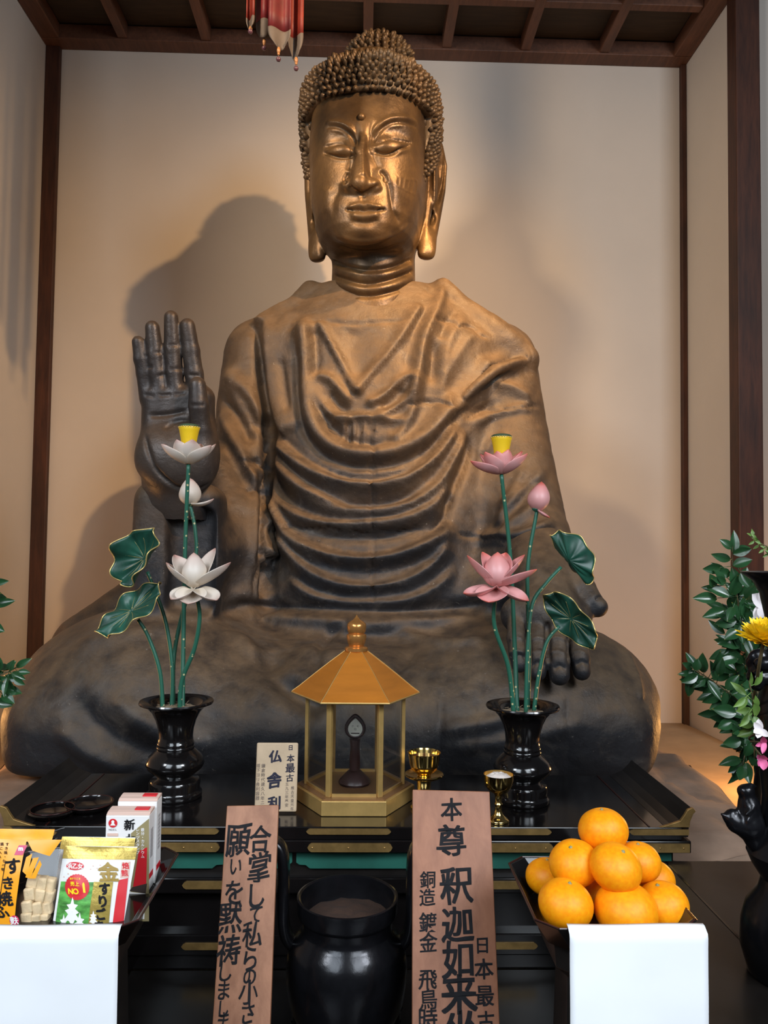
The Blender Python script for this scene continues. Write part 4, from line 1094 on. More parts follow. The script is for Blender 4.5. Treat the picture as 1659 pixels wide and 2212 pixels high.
lotus_bud('closed white lotus bud with one fallen petal, behind the tall lotus of the left vase', [V3(374, 1537, Yl+.022), V3(378, 1400, Yl+.048), V3(420, 1220, Yl+.055), V3(422, 1150, Yl+.055), V3(411, 1090, Yl+.055)], M['petal_white'], wl, .060, .0245, (-.06, 0, 1), (-12, .060, .024, -16, 60))
# right vase: pink
ptp = []
for az, L, W, lf, cu in ((-165, .066, .032, 4, 36), (-140, .060, .032, 22, 45), (-112, .050, .032, 40, 40), (-62, .052, .034, 42, 42), (-25, .062, .034, 14, 40), (20, .066, .036, 22, 42), (70, .062, .036, 26, 44), (140, .062, .034, 24, 44), (-5, .058, .032, 24, 48)):
    ptp.append((az, L, W*.95, lf+2, cu, .6, 24, 0))
lotus_open('tall open pink lotus with bright yellow seed pod, highest in the right vase', [V3(1117, 1542, Yr), V3(1112, 1400, Yr+.028), V3(1102, 1200, Yr+.028), V3(1083, 1025, Yr+.005)], M['petal_pink'], ptp, wr, tilt=(-.06, 0, 1))
ptp2 = [(178, 0.0749, 0.0439, 36, 22, 0.45, 25, 0.004), (140, 0.0672, 0.0464, 62, 12, 0.4, 10, 0.004), (45, 0.0672, 0.0439, 60, 12, 0.4, 10, 0.004), (4, 0.0768, 0.0464, 40, 16, 0.45, 20, 0.004), (-14, 0.0787, 0.0439, 12, 24, 0.5, 25, 0.002), (-150, 0.073, 0.0439, -26, 25, 0.45, 60, 0), (-112, 0.0614, 0.0464, -40, 18, 0.4, 70, 0), (-42, 0.0691, 0.0439, -34, 22, 0.45, 50, 0)]
lotus_open('low open pink lotus around a plump pink bud, in the right vase', [V3(1110, 1541, Yr-.018), V3(1098, 1440, Yr-.030), V3(1068, 1350, Yr-.048), V3(1071, 1270, Yr-.060)], M['petal_pink'], ptp2, wr, pod=False, bud_in=(.070, .0285, .03, -.12, 0))
lotus_bud('closed pink lotus bud on a slim stem, right of the tall pink lotus', [V3(1140, 1540, Yr+.022), V3(1143, 1400, Yr+.045), V3(1140, 1230, Yr+.05), V3(1160, 1102, Yr+.05)], M['petal_pink'], wr, .064, .0245, (.16, 0, 1), (-25, .034, .024, -50, 40))

def lotus_leaf(label, pts, group, c, maj, mnr, nrmv, a, b_, cup, ruf, kk=9, ph=0.0, fold=0.0):
    """wavy leaf: disc spanned by maj, mnr with a bowl along nrmv"""
    t = thing('lotus_leaf', label, 'lotus leaf', pts[0], group); stem_of(t, pts, .0038)
    maj, mnr, nv = nrm(maj), nrm(mnr), nrm(nrmv); c = np.array(c)
    nr, na = 12, 72; G = np.zeros((nr, na, 3))
    def f(r, th):
        x = a*r*math.cos(th); y = b_*r*math.sin(th); x *= 1+.07*math.cos(5*th+ph)*r
        z = cup*(r**2)+ruf*(r**3)*math.sin(kk*th+ph)+.5*ruf*r**3*math.sin(4*th+1.3+ph)+fold*abs(math.sin(th))**1.5*r**1.6
        z += .0018*math.cos(14*th)*r*(1-r)*3
        return c+maj*x+mnr*y+nv*z
    for i in range(nr):
        for j in range(na): G[i, j] = f(.02+.98*i/(nr-1), 2*math.pi*j/na)
    mb = MB(); mb.grid(G, closed=True); mb.f.append(list(range(na)))
    o = mb.build('blade', M['lotusleaf'], t, smooth=True); md = o.modifiers.new('s', 'SOLIDIFY'); md.thickness = .0016; md.offset = 0
    rim = [f(1.0, 2*math.pi*j/144) for j in range(145)]
    MB().tube(rim, .0013, 6, caps=False).build('gilded_rim', M['gilt'], t, smooth=True)
    mb = MB()
    for k_ in range(9):
        th = 2*math.pi*(k_+.3)/9; mb.tube([f(r, th+.12*r*math.sin(k_*2.1))+nv*.0012 for r in np.linspace(.08, .72, 7)], np.linspace(.0004, .0002, 7), 4)
    mb.build('veins', M['gilt'], t, smooth=True); return t
C_ = lambda x, y, z: x*RT+y*UP+z*(-fw)      # directions as seen from the front of the altar
lotus_leaf('upper green lotus leaf with gilded rim leaning left out of the left vase', [V3(371, 1540, Yl+.01), V3(372, 1440, Yl+.015), V3(358, 1345, Yl+.02), V3(336, 1280, Yl+.02), V3(318, 1235, Yl+.015)], wl,
    V3(312, 1206, Yl), C_(.55, .80, .1), C_(.75, -.5, .45), C_(-.45, .15, .88), .068, .046, .018, .009, 7, 0.4, .028)
lotus_leaf('lower green lotus leaf with gilded rim drooping left of the left vase', [V3(352, 1538, Yl), V3(345, 1450, Yl), V3(320, 1375, Yl), V3(298, 1338, Yl-.005)], wl,
    V3(284, 1320, Yl-.01), C_(-.80, -.60, .1), C_(.42, -.55, .75), C_(-.15, .60, .78), .080, .046, .008, .008, 8, 1.0)
lotus_leaf('upper green lotus leaf with gilded rim folded over right of the right vase', [V3(1136, 1540, Yr-.01), V3(1140, 1400, Yr-.01), V3(1150, 1305, Yr-.005), V3(1180, 1260, Yr), V3(1212, 1225, Yr)], wr,
    V3(1230, 1210, Yr), C_(.60, -.80, .0), C_(.55, .40, .75), C_(.50, .45, -.72), .066, .034, .010, .007, 7, 0.2, .03)
lotus_leaf('lower green lotus leaf with gilded rim spread right of the right vase', [V3(1153, 1540, Yr), V3(1162, 1470, Yr), V3(1180, 1390, Yr), V3(1208, 1352, Yr)], wr,
    V3(1234, 1337, Yr-.005), C_(.64, -.76, .1), C_(.60, .50, .62), C_(-.45, -.02, .89), .074, .038, .010, .008, 8, 0.7)

# ------------------------------------------------------------------ hexagonal glass case with the relic stand
LC = PZ(768, 1700, ALZ); LC = np.array([float(LC[0])-.002, 1.662, ALZ+.0005])
def hexpts(R, z, a0=0.0): return [LC+np.array([R*math.cos(a0+math.pi*k_/3), R*math.sin(a0+math.pi*k_/3), z]) for k_ in range(6)]
case = thing('glass_case', 'six-sided glass display case with amber roof and gold posts on the altar', 'display case', LC)
MB().prism(hexpts(.127, 0), (0, 0, .029)).build('plinth', M['gold'], case, bevel=0.0012)
MB().prism(hexpts(.120, .029), (0, 0, .002)).build('case_floor', M['casefloor'], case)
RP = .101; HB, HT = .031, .219
for k_ in range(6):
    a = math.pi*k_/3; c = LC+np.array([RP*math.cos(a), RP*math.sin(a), 0]); u = np.array([math.cos(a), math.sin(a), 0]); v = np.array([-math.sin(a), math.cos(a), 0])
    MB().frame_box(c-u*.0045-v*.0055+np.array([0, 0, HB]), u, v, (0, 0, 1), .009, .011, HT-HB).build('post', M['gold'], case, bevel=0.0008)
    a2 = math.pi*(k_+1)/3; c2_ = LC+np.array([RP*math.cos(a2), RP*math.sin(a2), 0]); dv = nrm(c2_-c); L = np.linalg.norm(c2_-c); n_ = np.cross(dv, [0, 0, 1])
    MB().frame_box(c+dv*.0062-n_*.0025+np.array([0, 0, HB]), dv, n_, (0, 0, 1), L-.0124, .005, .006).build('sill_rail', M['gold'], case)
    MB().frame_box(c+dv*.0062-n_*.0025+np.array([0, 0, HT-.006]), dv, n_, (0, 0, 1), L-.0124, .005, .006).build('top_rail', M['gold'], case)
    MB().frame_box(c+dv*.0066-n_*.001+np.array([0, 0, HB+.0062]), dv, n_, (0, 0, 1), L-.0132, .002, HT-HB-.0124).build('glass_pane', M['glass'], case)
mb = MB()
rings = [(.1335, HT), (.1345, HT+.004), (.118, HT+.016), (.086, HT+.042), (.058, HT+.064), (.030, HT+.085), (.022, HT+.091)]
b_ = [hexpts(R_, z_) for R_, z_ in rings]
mb.add([p for r_ in b_ for p in r_], [(i*6+k_, i*6+(k_+1) % 6, (i+1)*6+(k_+1) % 6, (i+1)*6+k_) for i in range(len(rings)-1) for k_ in range(6)]+[list(range(6))[::-1], [(len(rings)-1)*6+k_ for k_ in range(6)]])
mb.build('roof', M['roof'], case)
mb = MB(); mb.tube(hexpts(.1348, HT+.0022)+hexpts(.1348, HT+.0022)[:1], .0018, 6, caps=False); mb.build('eave_edging', M['gold'], case)
for k_ in range(6): MB().tube([b_[i][k_]+np.array([0, 0, .0003]) for i in range(1, len(rings))], .0009, 5).build('roof_ridge', M['gold'], case)
MB().lathe(LC, [(.0001, HT+.088), (.022, HT+.088), (.0245, HT+.090), (.0245, HT+.096), (.021, HT+.0985), (.0155, HT+.100), (.018, HT+.104), (.0205, HT+.114), (.0212, HT+.121), (.0205, HT+.124), (.0165, HT+.126), (.0195, HT+.131), (.0205, HT+.141), (.0195, HT+.147), (.015, HT+.151), (.008, HT+.155), (.003, HT+.161), (.0001, HT+.166)], 36).build('finial', M['gold_red'], case, smooth=45)
rc = LC+np.array([.000, .0, .0315])
rel = thing('relic_stand', 'dark carved stand with flame-shaped crystal inside the glass case', 'reliquary', rc)
MB().lathe(rc, [(.0001, 0), (.033, 0), (.034, .004), (.031, .010), (.024, .017), (.017, .024), (.012, .028), (.0001, .029)], 12).build('base', M['darkwood'], rel, smooth=35)
MB().lathe(rc, [(.0001, .027), (.0105, .027), (.0115, .04), (.0105, .06), (.0098, .075), (.0105, .086), (.012, .092), (.0001, .094)], 16).build('stem', M['darkwood'], rel, smooth=35)
def flame(sx, sz, zo, n=28):
    pts = []
    for k_ in range(n):
        a = 2*math.pi*k_/n-math.pi/2; x = math.cos(a)*sx; z = math.sin(a)*sz
        if z > 0: x *= (1-(z/sz)**2*0.55); z *= 1.35
        pts.append(rc+np.array([x, 0, zo+z]))
    return pts
f_ = flame(.0185, .019, .115)
MB().tube(f_+f_[:1], .0042, 8, caps=False).build('flame_ring', M['darkwood'], rel, smooth=True)
f_ = flame(.0155, .016, .114)
MB().prism([p+np.array([0, -.004, 0]) for p in f_], (0, .008, 0)).build('crystal', M['crystal'], rel, bevel=.001)
for dx, dz, r_ in ((-.005, .004, .0022), (.006, .004, .0022), (0, -.002, .0025)):
    MB().lathe(rc+np.array([dx, -.0052, .116+dz]), [(.0001, -r_), (r_*.8, -r_*.6), (r_, 0), (r_*.8, r_*.6), (.0001, r_)], 10).build('relic_grain', M['crystal'], rel, smooth=True)
MB().tube([rc+np.array([-.009, -.0045, .105]), rc+np.array([.009, -.0045, .105])], .0012, 6).build('crystal_band', M['darkwood'], rel)

# ------------------------------------------------------------------ brass cups
cc = PZ(1080, 1782, ALZ); cc = np.array([float(cc[0]), float(cc[1])+.018, ALZ+.0005])
cup = thing('offering_cup', 'small stemmed brass cup heaped with white rice at the altar edge', 'cup', cc)
k1 = .0292
MB().lathe(cc, [(.0001, 0), (.0205, 0), (.0212, .003), (.0200, .005), (.0155, .008), (.0095, .014), (.0068, .022), (.0062, .030), (.0085, .034), (.0062, .038), (.0066, .048), (.0095, .054), (.020, .060), (.0262, .068), (.0290, .080), (.0293, .0905), (.0285, .0905), (.0280, .081), (.0245, .070), (.018, .0635), (.0001, .062)], 40).build('cup_body', M['brass'], cup, smooth=50)
mb = MB(); G = np.zeros((12, 30, 3))
for i in range(12):
    for j in range(30):
        rr = .0275*i/11; a = 2*math.pi*j/30; G[i, j] = cc+np.array([rr*math.cos(a), rr*math.sin(a), .083+.010*(1-(i/11)**2)+.0035*noise.noise((rr*200*math.cos(a), rr*200*math.sin(a), 1))*(1-(i/11)**4)])
mb.grid(G, closed=True)
o = mb.build('rice', M['rice'], origin=cc+np.array([0, 0, .083]), smooth=True); tag(o, 'mound of white rice heaped in the small brass cup', 'rice', kind='stuff')
c2p = PZ(916, 1775, ALZ); c2p = np.array([float(P(916, 1680, 1.60)[0]), 1.60, ALZ+.0005])
cup2 = thing('tea_cup', 'polished brass cup on tall saucer stand behind the large wooden board', 'cup', c2p)
MB().lathe(c2p, [(.0001, 0), (.026, 0), (.027, .004), (.020, .010), (.0150, .022), (.0135, .040), (.0145, .055), (.017, .0595), (.030, .062), (.0385, .066), (.0400, .069), (.0385, .0705), (.030, .067), (.018, .0655), (.0001, .0655)], 40).build('saucer_stand', M['brass'], cup2, smooth=50)
MB().lathe(c2p, [(.0001, .066), (.0135, .066), (.014, .069), (.019, .073), (.0262, .079), (.0300, .090), (.0325, .1085), (.0338, .1125), (.0330, .1130), (.0315, .1085), (.0285, .091), (.025, .082), (.0001, .078)], 40).build('bowl', M['brass'], cup2, smooth=50)
MB().lathe(c2p, [(.0001, .1035), (.0308, .1035), (.0001, .1036)], 30).build('dark_liquid', M['wax'], cup2)

# two small black bowls at the left of the altar
for px, py, Yb, r_, lab in ((192, 1778, 1.585, .046, 'small black lacquer bowl on the altar behind the white cartons'), (112, 1796, 1.550, .040, 'small black lacquer bowl near the left corner of the altar')):
    bc = np.array([float(P(px, py, Yb)[0]), Yb, ALZ+.0005])
    bw = thing('lacquer_bowl', lab, 'bowl', bc)
    MB().lathe(bc, [(.0001, 0), (.030, 0), (.031, .003), (.040, .006), (.045, .012), (r_, .0145), (r_+.001, .015), (r_-.001, .0152), (.043, .011), (.037, .007), (.0001, .005)], 40).build('bowl_body', M['lacquer'], bw, smooth=50)
    MB().tube([bc+np.array([r_*math.cos(a), r_*math.sin(a), .0152]) for a in np.linspace(0, 2*math.pi, 49)], .0010, 6, caps=False).build('rim', M['lacquer_red'], bw, smooth=True)

# ------------------------------------------------------------------ lettering
_glyph = {}
def glyph(ch, bold=0.004):
    key = (ch, bold)
    if key not in _glyph:
        cu = bpy.data.curves.new('glyph', 'FONT'); cu.body = ch; cu.offset = bold; cu.resolution_u = 3
        ob = bpy.data.objects.new('glyph', cu); COL.objects.link(ob)
        me = bpy.data.meshes.new_from_object(ob.evaluated_get(bpy.context.evaluated_depsgraph_get()))
        v = np.array([x.co[:] for x in me.vertices]); f = [list(p.vertices) for p in me.polygons]
        bpy.data.objects.remove(ob); bpy.data.curves.remove(cu); bpy.data.meshes.remove(me)
        if len(v): v[:, :2] -= (v[:, :2].max(0)+v[:, :2].min(0))/2
        _glyph[key] = (v, f)
    return _glyph[key]
def write(name, m, parent, items, u, v, n, lift=.0006, bold=0.018, brush=0.0, label=None, surf=None):
    """items: (char, centre point, height, x-stretch, shear)"""
    mb = MB(); u, v, n = nrm(u), nrm(v), nrm(n)
    for ch, c, h, sx, sh in items:
        gv, gf = glyph(ch)
        if len(gv) == 0: continue
        s_ = h/0.97; sd_ = RNG.uniform(0, 50)
        offs = [(0, 0)] if bold < .012 else [(-bold, -bold*.7), (bold, -bold*.7), (-bold, bold*.7), (bold, bold*.7), (0, 0)]
        for k_, (oa, ob) in enumerate(offs):
            P_ = []
            for a, b__, _ in gv:
                if brush:
                    a, b__ = a+brush*noise.noise((a*2.2+sd_, b__*2.2, 1)), b__+brush*noise.noise((a*2.2, b__*2.2+sd_, 7))+0.07*a
                a += oa; b__ += ob
                P_.append(np.asarray(c)+u*(a*sx+sh*b__)*s_+v*b__*s_+n*(lift+.00004*k_))
            mb.add(P_, gf)
    o = mb.build(name, m, parent)
    if label: o['label'] = label
    return o

# ------------------------------------------------------------------ wooden boards
def board(label, top, bot, Yt, Yb, zbase, thick, mat, name='wooden_board'):
    """top = two pixel corners at depth Yt, bot = two lower pixel corners at depth Yb; run on down to zbase"""
    A, B_ = P(*top[0], Yt), P(*top[1], Yt); C, D = P(*bot[0], Yb), P(*bot[1], Yb)
    zt = (A[2]+B_[2])/2; A[2] = B_[2] = zt
    ctr_t, ctr_b = (A+B_)/2, (C+D)/2; w0 = (np.linalg.norm(A-B_)+np.linalg.norm(C-D))/2
    v = nrm(ctr_t-ctr_b); u = nrm([B_[0]-A[0], 0, 0]); n = nrm(np.cross(u, v)); u = nrm(np.cross(v, n))
    L = (zt-zbase)/v[2]; base = ctr_t-v*L
    t = thing(name, label, 'sign board', base)
    mb = MB().frame_box(base-u*w0/2, u, v, -n, w0, L, thick); mb.build('plank', mat, t, bevel=0.0012 if name == 'wooden_board' else 0.003)
    return t, base, u, v, n, w0, L
def colw(t, nm, m, base, n, u, v, chars, Yref, bold=.018, brush=0.0, sx=1.0, label=None):
    it = [(c, PPL(px, py, base, n), h*Yref/F_PX, sx, 0.0) for c, px, py, h in chars]
    return write(nm, m, t, it, u, v, n, bold=bold, brush=brush, label=label)
t, bs, u, v, n, w0, L = board('wide reddish upright board with bold black vertical writing, right of the incense burner', [(892, 1707), (1057, 1708)], [(890, 2212), (1080, 2212)], 1.200, 1.066, 0.8018, .012, M['board'])
colw(t, 'lettering', M['ink'], bs, n, u, v, [('本', 976, 1748, 46), ('尊', 976, 1815, 64), ('釈', 986, 1912, 70), ('迦', 988, 1997, 66), ('如', 988, 2072, 66), ('来', 992, 2146, 70), ('坐', 994, 2226, 70), ('像', 996, 2300, 70)], 1.17, .016, .05, label='large central column of black writing')
colw(t, 'lettering', M['ink'], bs, n, u, v, [('銅', 924, 1900, 33), ('造', 923, 1938, 33), ('鍍', 924, 1992, 36), ('金', 925, 2035, 36)], 1.17, .012, .04, label='small left column of black writing')
colw(t, 'lettering', M['ink'], bs, n, u, v, [('飛', 924, 2116, 36), ('鳥', 925, 2158, 36), ('時', 925, 2200, 38), ('代', 926, 2244, 36)], 1.17, .012, .04, label='small left column of black writing')
colw(t, 'lettering', M['ink'], bs, n, u, v, [('日', 1042, 2042, 32), ('本', 1045, 2093, 38), ('最', 1047, 2151, 38), ('古', 1050, 2206, 36)], 1.13, .014, .04, label='small right column of black writing')
MB().frame_box(bs+v*.16-n*.0125-u*.012, u, nrm(np.array([0, .55, -1.0])), nrm(np.cross(u, nrm(np.array([0, .55, -1.0])))), .024, .10, .01).build('rear_prop', M['board'], t)
t, bs, u, v, n, w0, L = board('narrow worn upright board with flowing handwriting, left of the incense burner', [(490, 1738), (602, 1741)], [(459, 2212), (583, 2212)], 1.200, 1.083, 0.8018, .012, M['boardL'])
colw(t, 'lettering', M['ink'], bs, n, u, v, [('合', 562, 1812, 54), ('掌', 560, 1874, 62), ('し', 556, 1934, 52), ('て', 552, 1976, 36), ('私', 545, 2018, 48), ('ら', 542, 2070, 46), ('の', 540, 2110, 34), ('小', 538, 2142, 44), ('さ', 536, 2188, 40), ('な', 534, 2236, 40)], 1.17, .012, .08, .84, label='right column of flowing black handwriting')
colw(t, 'lettering', M['ink'], bs, n, u, v, [('願', 514, 1816, 66), ('い', 510, 1872, 36), ('を', 506, 1926, 52), ('黙', 498, 1982, 58), ('祷', 494, 2052, 56), ('し', 488, 2098, 40), ('ま', 484, 2140, 36), ('し', 484, 2178, 30), ('ま', 482, 2206, 34), ('す', 480, 2248, 34)], 1.17, .012, .08, .84, label='left column of flowing black handwriting')
MB().frame_box(bs+v*.16-n*.0125-u*.012, u, nrm(np.array([0, .55, -1.0])), nrm(np.cross(u, nrm(np.array([0, .55, -1.0])))), .024, .10, .01).build('rear_prop', M['boardL'], t)
# pale plaque on the altar
t, bs, u, v, n, w0, L = board('pale yellowed plaque with blue-black writing leaning left of the glass case', [(555, 1604), (644, 1605)], [(548, 1772), (640, 1773)], 1.590, 1.565, ALZ+.0035, .007, M['cream_board'], 'small_plaque')
colw(t, 'lettering', M['inkblue'], bs, n, u, v, [('仏', 595, 1634, 26), ('舎', 593, 1685, 32), ('利', 592, 1735, 28)], 1.58, .030, .05, label='large central writing')
colw(t, 'lettering', M['inkblue'], bs, n, u, v, [('日', 628, 1615, 11), ('本', 628, 1638, 16), ('最', 627, 1659, 20), ('古', 626, 1680, 16)], 1.58, .016, .04)
colw(t, 'lettering', M['inkfaint'], bs, n, u, v, [(c, 632-.22*i, 1702+i*9, 7.5) for i, c in enumerate('推古天皇元年')]+[(c, 620-.2*i, 1694+i*9, 7.5) for i, c in enumerate('五九三年奉安')]+
     [(c, 569-.25*i, 1654+i*10, 8.5) for i, c in enumerate('鎌倉時代建久八年ニ')]+[(c, 558-.25*i, 1654+i*10, 8.5) for i, c in enumerate('塔下ヨリ舎利容器')], 1.58, .01, .03, label='small faint columns of writing')

# ------------------------------------------------------------------ incense burner
bc = np.array([float(P(751, 1940, 1.22)[0]), 1.215, 0.796]); RZ = 1.064
bur = thing('incense_burner', 'round black incense burner with tall side handles between the wooden boards', 'incense burner', bc)
h0 = RZ-bc[2]
prof = [(.0001, .064), (.030, .064), (.056, .070), (.074, .086), (.0860, .112), (.0915, .145), (.0920, .170), (.0885, .190), (.0815, .205), (.0740, h0-.055), (.0700, h0-.049), (.0690, h0-.046), (.0690, h0-.038), (.0700, h0-.030), (.0750, h0-.026), (.0765, h0-.022), (.0768, h0-.004), (.0772, h0), (.0745, h0+.001), (.0715, h0-.001), (.0708, h0-.006), (.0690, h0-.030), (.0660, h0-.040), (.0001, h0-.040)]
MB().lathe(bc, prof, 64).build('bowl', M['bronze_black'], bur, smooth=35)
mb = MB(); G = np.zeros((12, 36, 3))
for i in range(12):
    for j in range(36):
        rr = .0680*i/11; a = 2*math.pi*j/36; G[i, j] = bc+np.array([rr*math.cos(a), rr*math.sin(a), h0-.034+.004*noise.noise((rr*60*math.cos(a), rr*60*math.sin(a), 2))+.003*(1-(i/11)**2)])
mb.grid(G, closed=True); o = mb.build('ash_bed', M['ash'], bur, smooth=True); o['kind'] = 'stuff'
e_ = P(783, 1972, 1.19); e_ = np.array([bc[0]+.026, bc[1]-.030, bc[2]+h0-.029])
o = MB().tube([e_, e_+np.array([.003, .010, .004])], .0010, 6).build('incense_stick', M['darkwood'], origin=e_); tag(o, 'short smouldering incense stub lying in the ash', 'incense')
MB().lathe(e_-np.array([0, 0, .0]), [(.0001, -.0013), (.0012, 0), (.0001, .0013)], 8).build('glowing_tip', M['ember'], o)
for s_ in (-1, 1):
    # each handle rises as a flat loop from the shoulder
    path = [bc+np.array([s_*.076, 0, .190]), bc+np.array([s_*.091, 0, .206]), bc+np.array([s_*.097, 0, .230]), bc+np.array([s_*.098, 0, .270]), bc+np.array([s_*.098, 0, .310]), bc+np.array([s_*.103, 0, .338]), bc+np.array([s_*.117, 0, .349]), bc+np.array([s_*.130, 0, .342])]
    sp_ = spline(path, .005); mb = MB(); n_ = len(sp_); T = np.gradient(sp_, axis=0); G = []
    for i in range(n_):
        tg = nrm(T[i]); nn_ = np.array([tg[2], 0, -tg[0]]); hwid = .013+.009*math.sin(math.pi*i/(n_-1)); th = .0085
        G.append([sp_[i]+np.array([0, hwid*math.copysign(abs(math.cos(a))**.6, math.cos(a)), 0])+nn_*th*math.copysign(abs(math.sin(a))**.6, math.sin(a)) for a in np.linspace(0, 2*math.pi, 16, endpoint=False)])
    mb.grid(np.array(G), closed=True); mb.f += [list(range(16))[::-1], [(n_-1)*16+k_ for k_ in range(16)]]
    mb.build('handle', M['bronze_black'], bur, smooth=50)
for k_ in range(3):
    a = -math.pi/2+2*math.pi*k_/3; d = np.array([math.cos(a), math.sin(a), 0])
    path = [bc+d*.058+np.array([0, 0, .088]), bc+d*.074+np.array([0, 0, .070]), bc+d*.076+np.array([0, 0, .048]), bc+d*.068+np.array([0, 0, .022]), bc+d*.070+np.array([0, 0, .010]), bc+d*.070+np.array([0, 0, .0012])]
    sp_ = spline(path, .004); n_ = len(sp_)
    mb = MB(); mb.tube(sp_, np.interp(np.linspace(0, 1, n_), [0, .25, .5, .75, .9, 1], [.020, .021, .016, .011, .012, .015]), 14)
    # lion-mask bosses on the knee of the leg
    side = np.cross(d, [0, 0, 1])
    for sx, sz, rr in ((-.010, .012, .006), (.010, .012, .006), (0, .001, .007), (-.008, -.010, .0045), (.008, -.010, .0045), (0, -.018, .0045)):
        c = bc+d*.090+side*sx+np.array([0, 0, .068+sz]); mb.lathe(c, [(.0001, -rr), (rr*.7, -rr*.7), (rr, 0), (rr*.7, rr*.7), (.0001, rr)], 8)
    mb.build('leg', M['bronze_black'], bur, smooth=50)

# ------------------------------------------------------------------ offering trays
def tray(label, x0, x1, y0, y1, zr, zfloor, cut=.022):
    t = thing('offering_tray', label, 'tray', ((x0+x1)/2, (y0+y1)/2, 0.796))
    def octo(e, z): return [(x0-e+cut, y0-e, z), (x1+e-cut, y0-e, z), (x1+e, y0-e+cut, z), (x1+e, y1+e-cut, z), (x1+e-cut, y1+e, z), (x0-e+cut, y1+e, z), (x0-e, y1+e-cut, z), (x0-e, y0-e+cut, z)]
    rings = [octo(-.022, zfloor-.006), octo(0, zr), octo(-.004, zr), octo(-.026, zfloor)]
    mb = MB(); mb.add([p for r_ in rings for p in r_], [(i*8+k_, i*8+(k_+1) % 8, (i+1)*8+(k_+1) % 8, (i+1)*8+k_) for i in range(3) for k_ in range(8)]+[list(range(8))[::-1], [24+k_ for k_ in range(8)]])
    mb.build('dish', M['lacquer'], t, bevel=.0006)
    mb = MB(); r_ = [np.array(p) for p in octo(-.002, zr)]; mb.tube(r_+r_[:1], .0012, 6, caps=False); mb.build('rim_line', M['lacquer_red'], t)
    # stand: flared foot below the dish
    def octs(e, z): return octo(e, z)
    rr = [octo(-.040, 0.7965), octo(-.036, 0.81), octo(-.045, 0.84), octo(-.052, zfloor-.06), octo(-.034, zfloor-.040), octo(-.030, zfloor-.0065)]
    mb = MB(); mb.add([p for q_ in rr for p in q_], [(i*8+k_, i*8+(k_+1) % 8, (i+1)*8+(k_+1) % 8, (i+1)*8+k_) for i in range(5) for k_ in range(8)]+[list(range(8))[::-1], [40+k_ for k_ in range(8)]])
    mb.build('stand', M['lacquer_soft'], t, bevel=.001); return t
TZR = float(P(1375, 2012, .868)[2]); TF = TZR-.030
tray('black lacquer tray on a stand holding the pile of oranges', .200, .388, .872, 1.075, TZR, TF)
def paper(label, xa, xb, y0, zr, zbot, back):
    G = np.zeros((40, 22, 3))
    for j in range(22):
        x = xa+(xb-xa)*j/21
        for i in range(40):
            s_ = i/39*(back+zr-zbot)
            if s_ < back: y, z = y0+back-s_, zr+.0036+.0006*math.sin(x*40)
            else: y, z = y0-.004-.003*math.exp(-((s_-back)/.02)**2)*0, zr-(s_-back)
            q_ = abs(s_-back)
            if q_ < .006: z -= .0012*(1-q_/.006); y += .0012*(1-q_/.006)
            y -= .0025*math.sin(3+x*17)*min(1, max(0, (s_-back)/.1))+.002*noise.noise((x*14, z*10, 4))*min(1, max(0, (s_-back)/.05))
            G[i, j] = (x, y, z)
    o = MB().grid(G).build('offering_paper', M['paper'], origin=((xa+xb)/2, y0, zr), smooth=True); md = o.modifiers.new('s', 'SOLIDIFY'); md.thickness = .0004; md.offset = 1
    return tag(o, label, 'paper')
xa, xb = float(P(1229, 2012, .868)[0]), float(P(1527, 2012, .868)[0])
paper('sheet of white paper hanging from the front of the orange tray', xa, xb, .8685, TZR, TZR-.20, .010)
oranges = [  # px, py, depth, diameter, dx rot, dz rot
    ((1222, 1953), .925, .0640, 10, 40, 'whole orange at the left front of the pile, against the tray edge'),
    ((1352, 1967), .928, .0735, 8, 10, 'largest orange, front middle of the pile above the white paper'),
    ((1430, 1957), .946, .0632, -12, 70, 'whole orange at the right front of the pile'),
    ((1180, 1894), 1.024, .0534, 4, 120, 'small orange at the far left back of the pile'),
    ((1412, 1899), 1.020, .0542, 4, 20, 'half-hidden orange at the far right back of the pile'),
    ((1302, 1936), .990, .0570, 4, 200, 'orange buried in the middle of the bottom layer, nearly hidden'),
    ((1240, 1865), .970, .0615, 22, 300, 'orange on the left of the upper layer of the pile'),
    ((1330, 1874), .938, .0620, 24, 15, 'orange at the front centre of the upper layer, under the topmost one'),
    ((1378, 1863), .992, .0572, 0, 80, 'orange at the right of the upper layer, partly hidden behind its neighbour'),
    ((1303, 1793), 1.000, .0626, -6, 0, 'single orange on the very top of the pile')]
proto = None
def make_orange():
    t = thing('orange', 'x', 'orange', (0, 0, 0), 'oranges piled on the tray')
    mb = MB(); nr, na = 28, 40; V = []
    prof = []
    for i in range(nr):
        th = math.pi*i/(nr-1); r = math.sin(th)*.5; z = -math.cos(th)*.43
        z -= .035*math.exp(-(r/.10)**2)*(1 if z > 0 else -1)
        prof.append((max(r, .0001), z))
    mb.lathe((0, 0, 0), prof, na)
    mb.v = [(x*(1+.012*noise.noise((x*5, y*5, z*5))), y*(1+.012*noise.noise((x*5+9, y*5, z*5))), z+.010*noise.noise((x*4, y*4, 3))) for x, y, z in mb.v]
    mb.build('fruit', M['orange'], t, smooth=True)
    mb = MB(); mb.lathe((0, 0, 0), [(.0001, .385), (.045, .388), (.050, .398), (.028, .405), (.020, .425), (.0001, .428)], 5)
    mb.build('stem_button', M['calyx'], t, smooth=True); return t
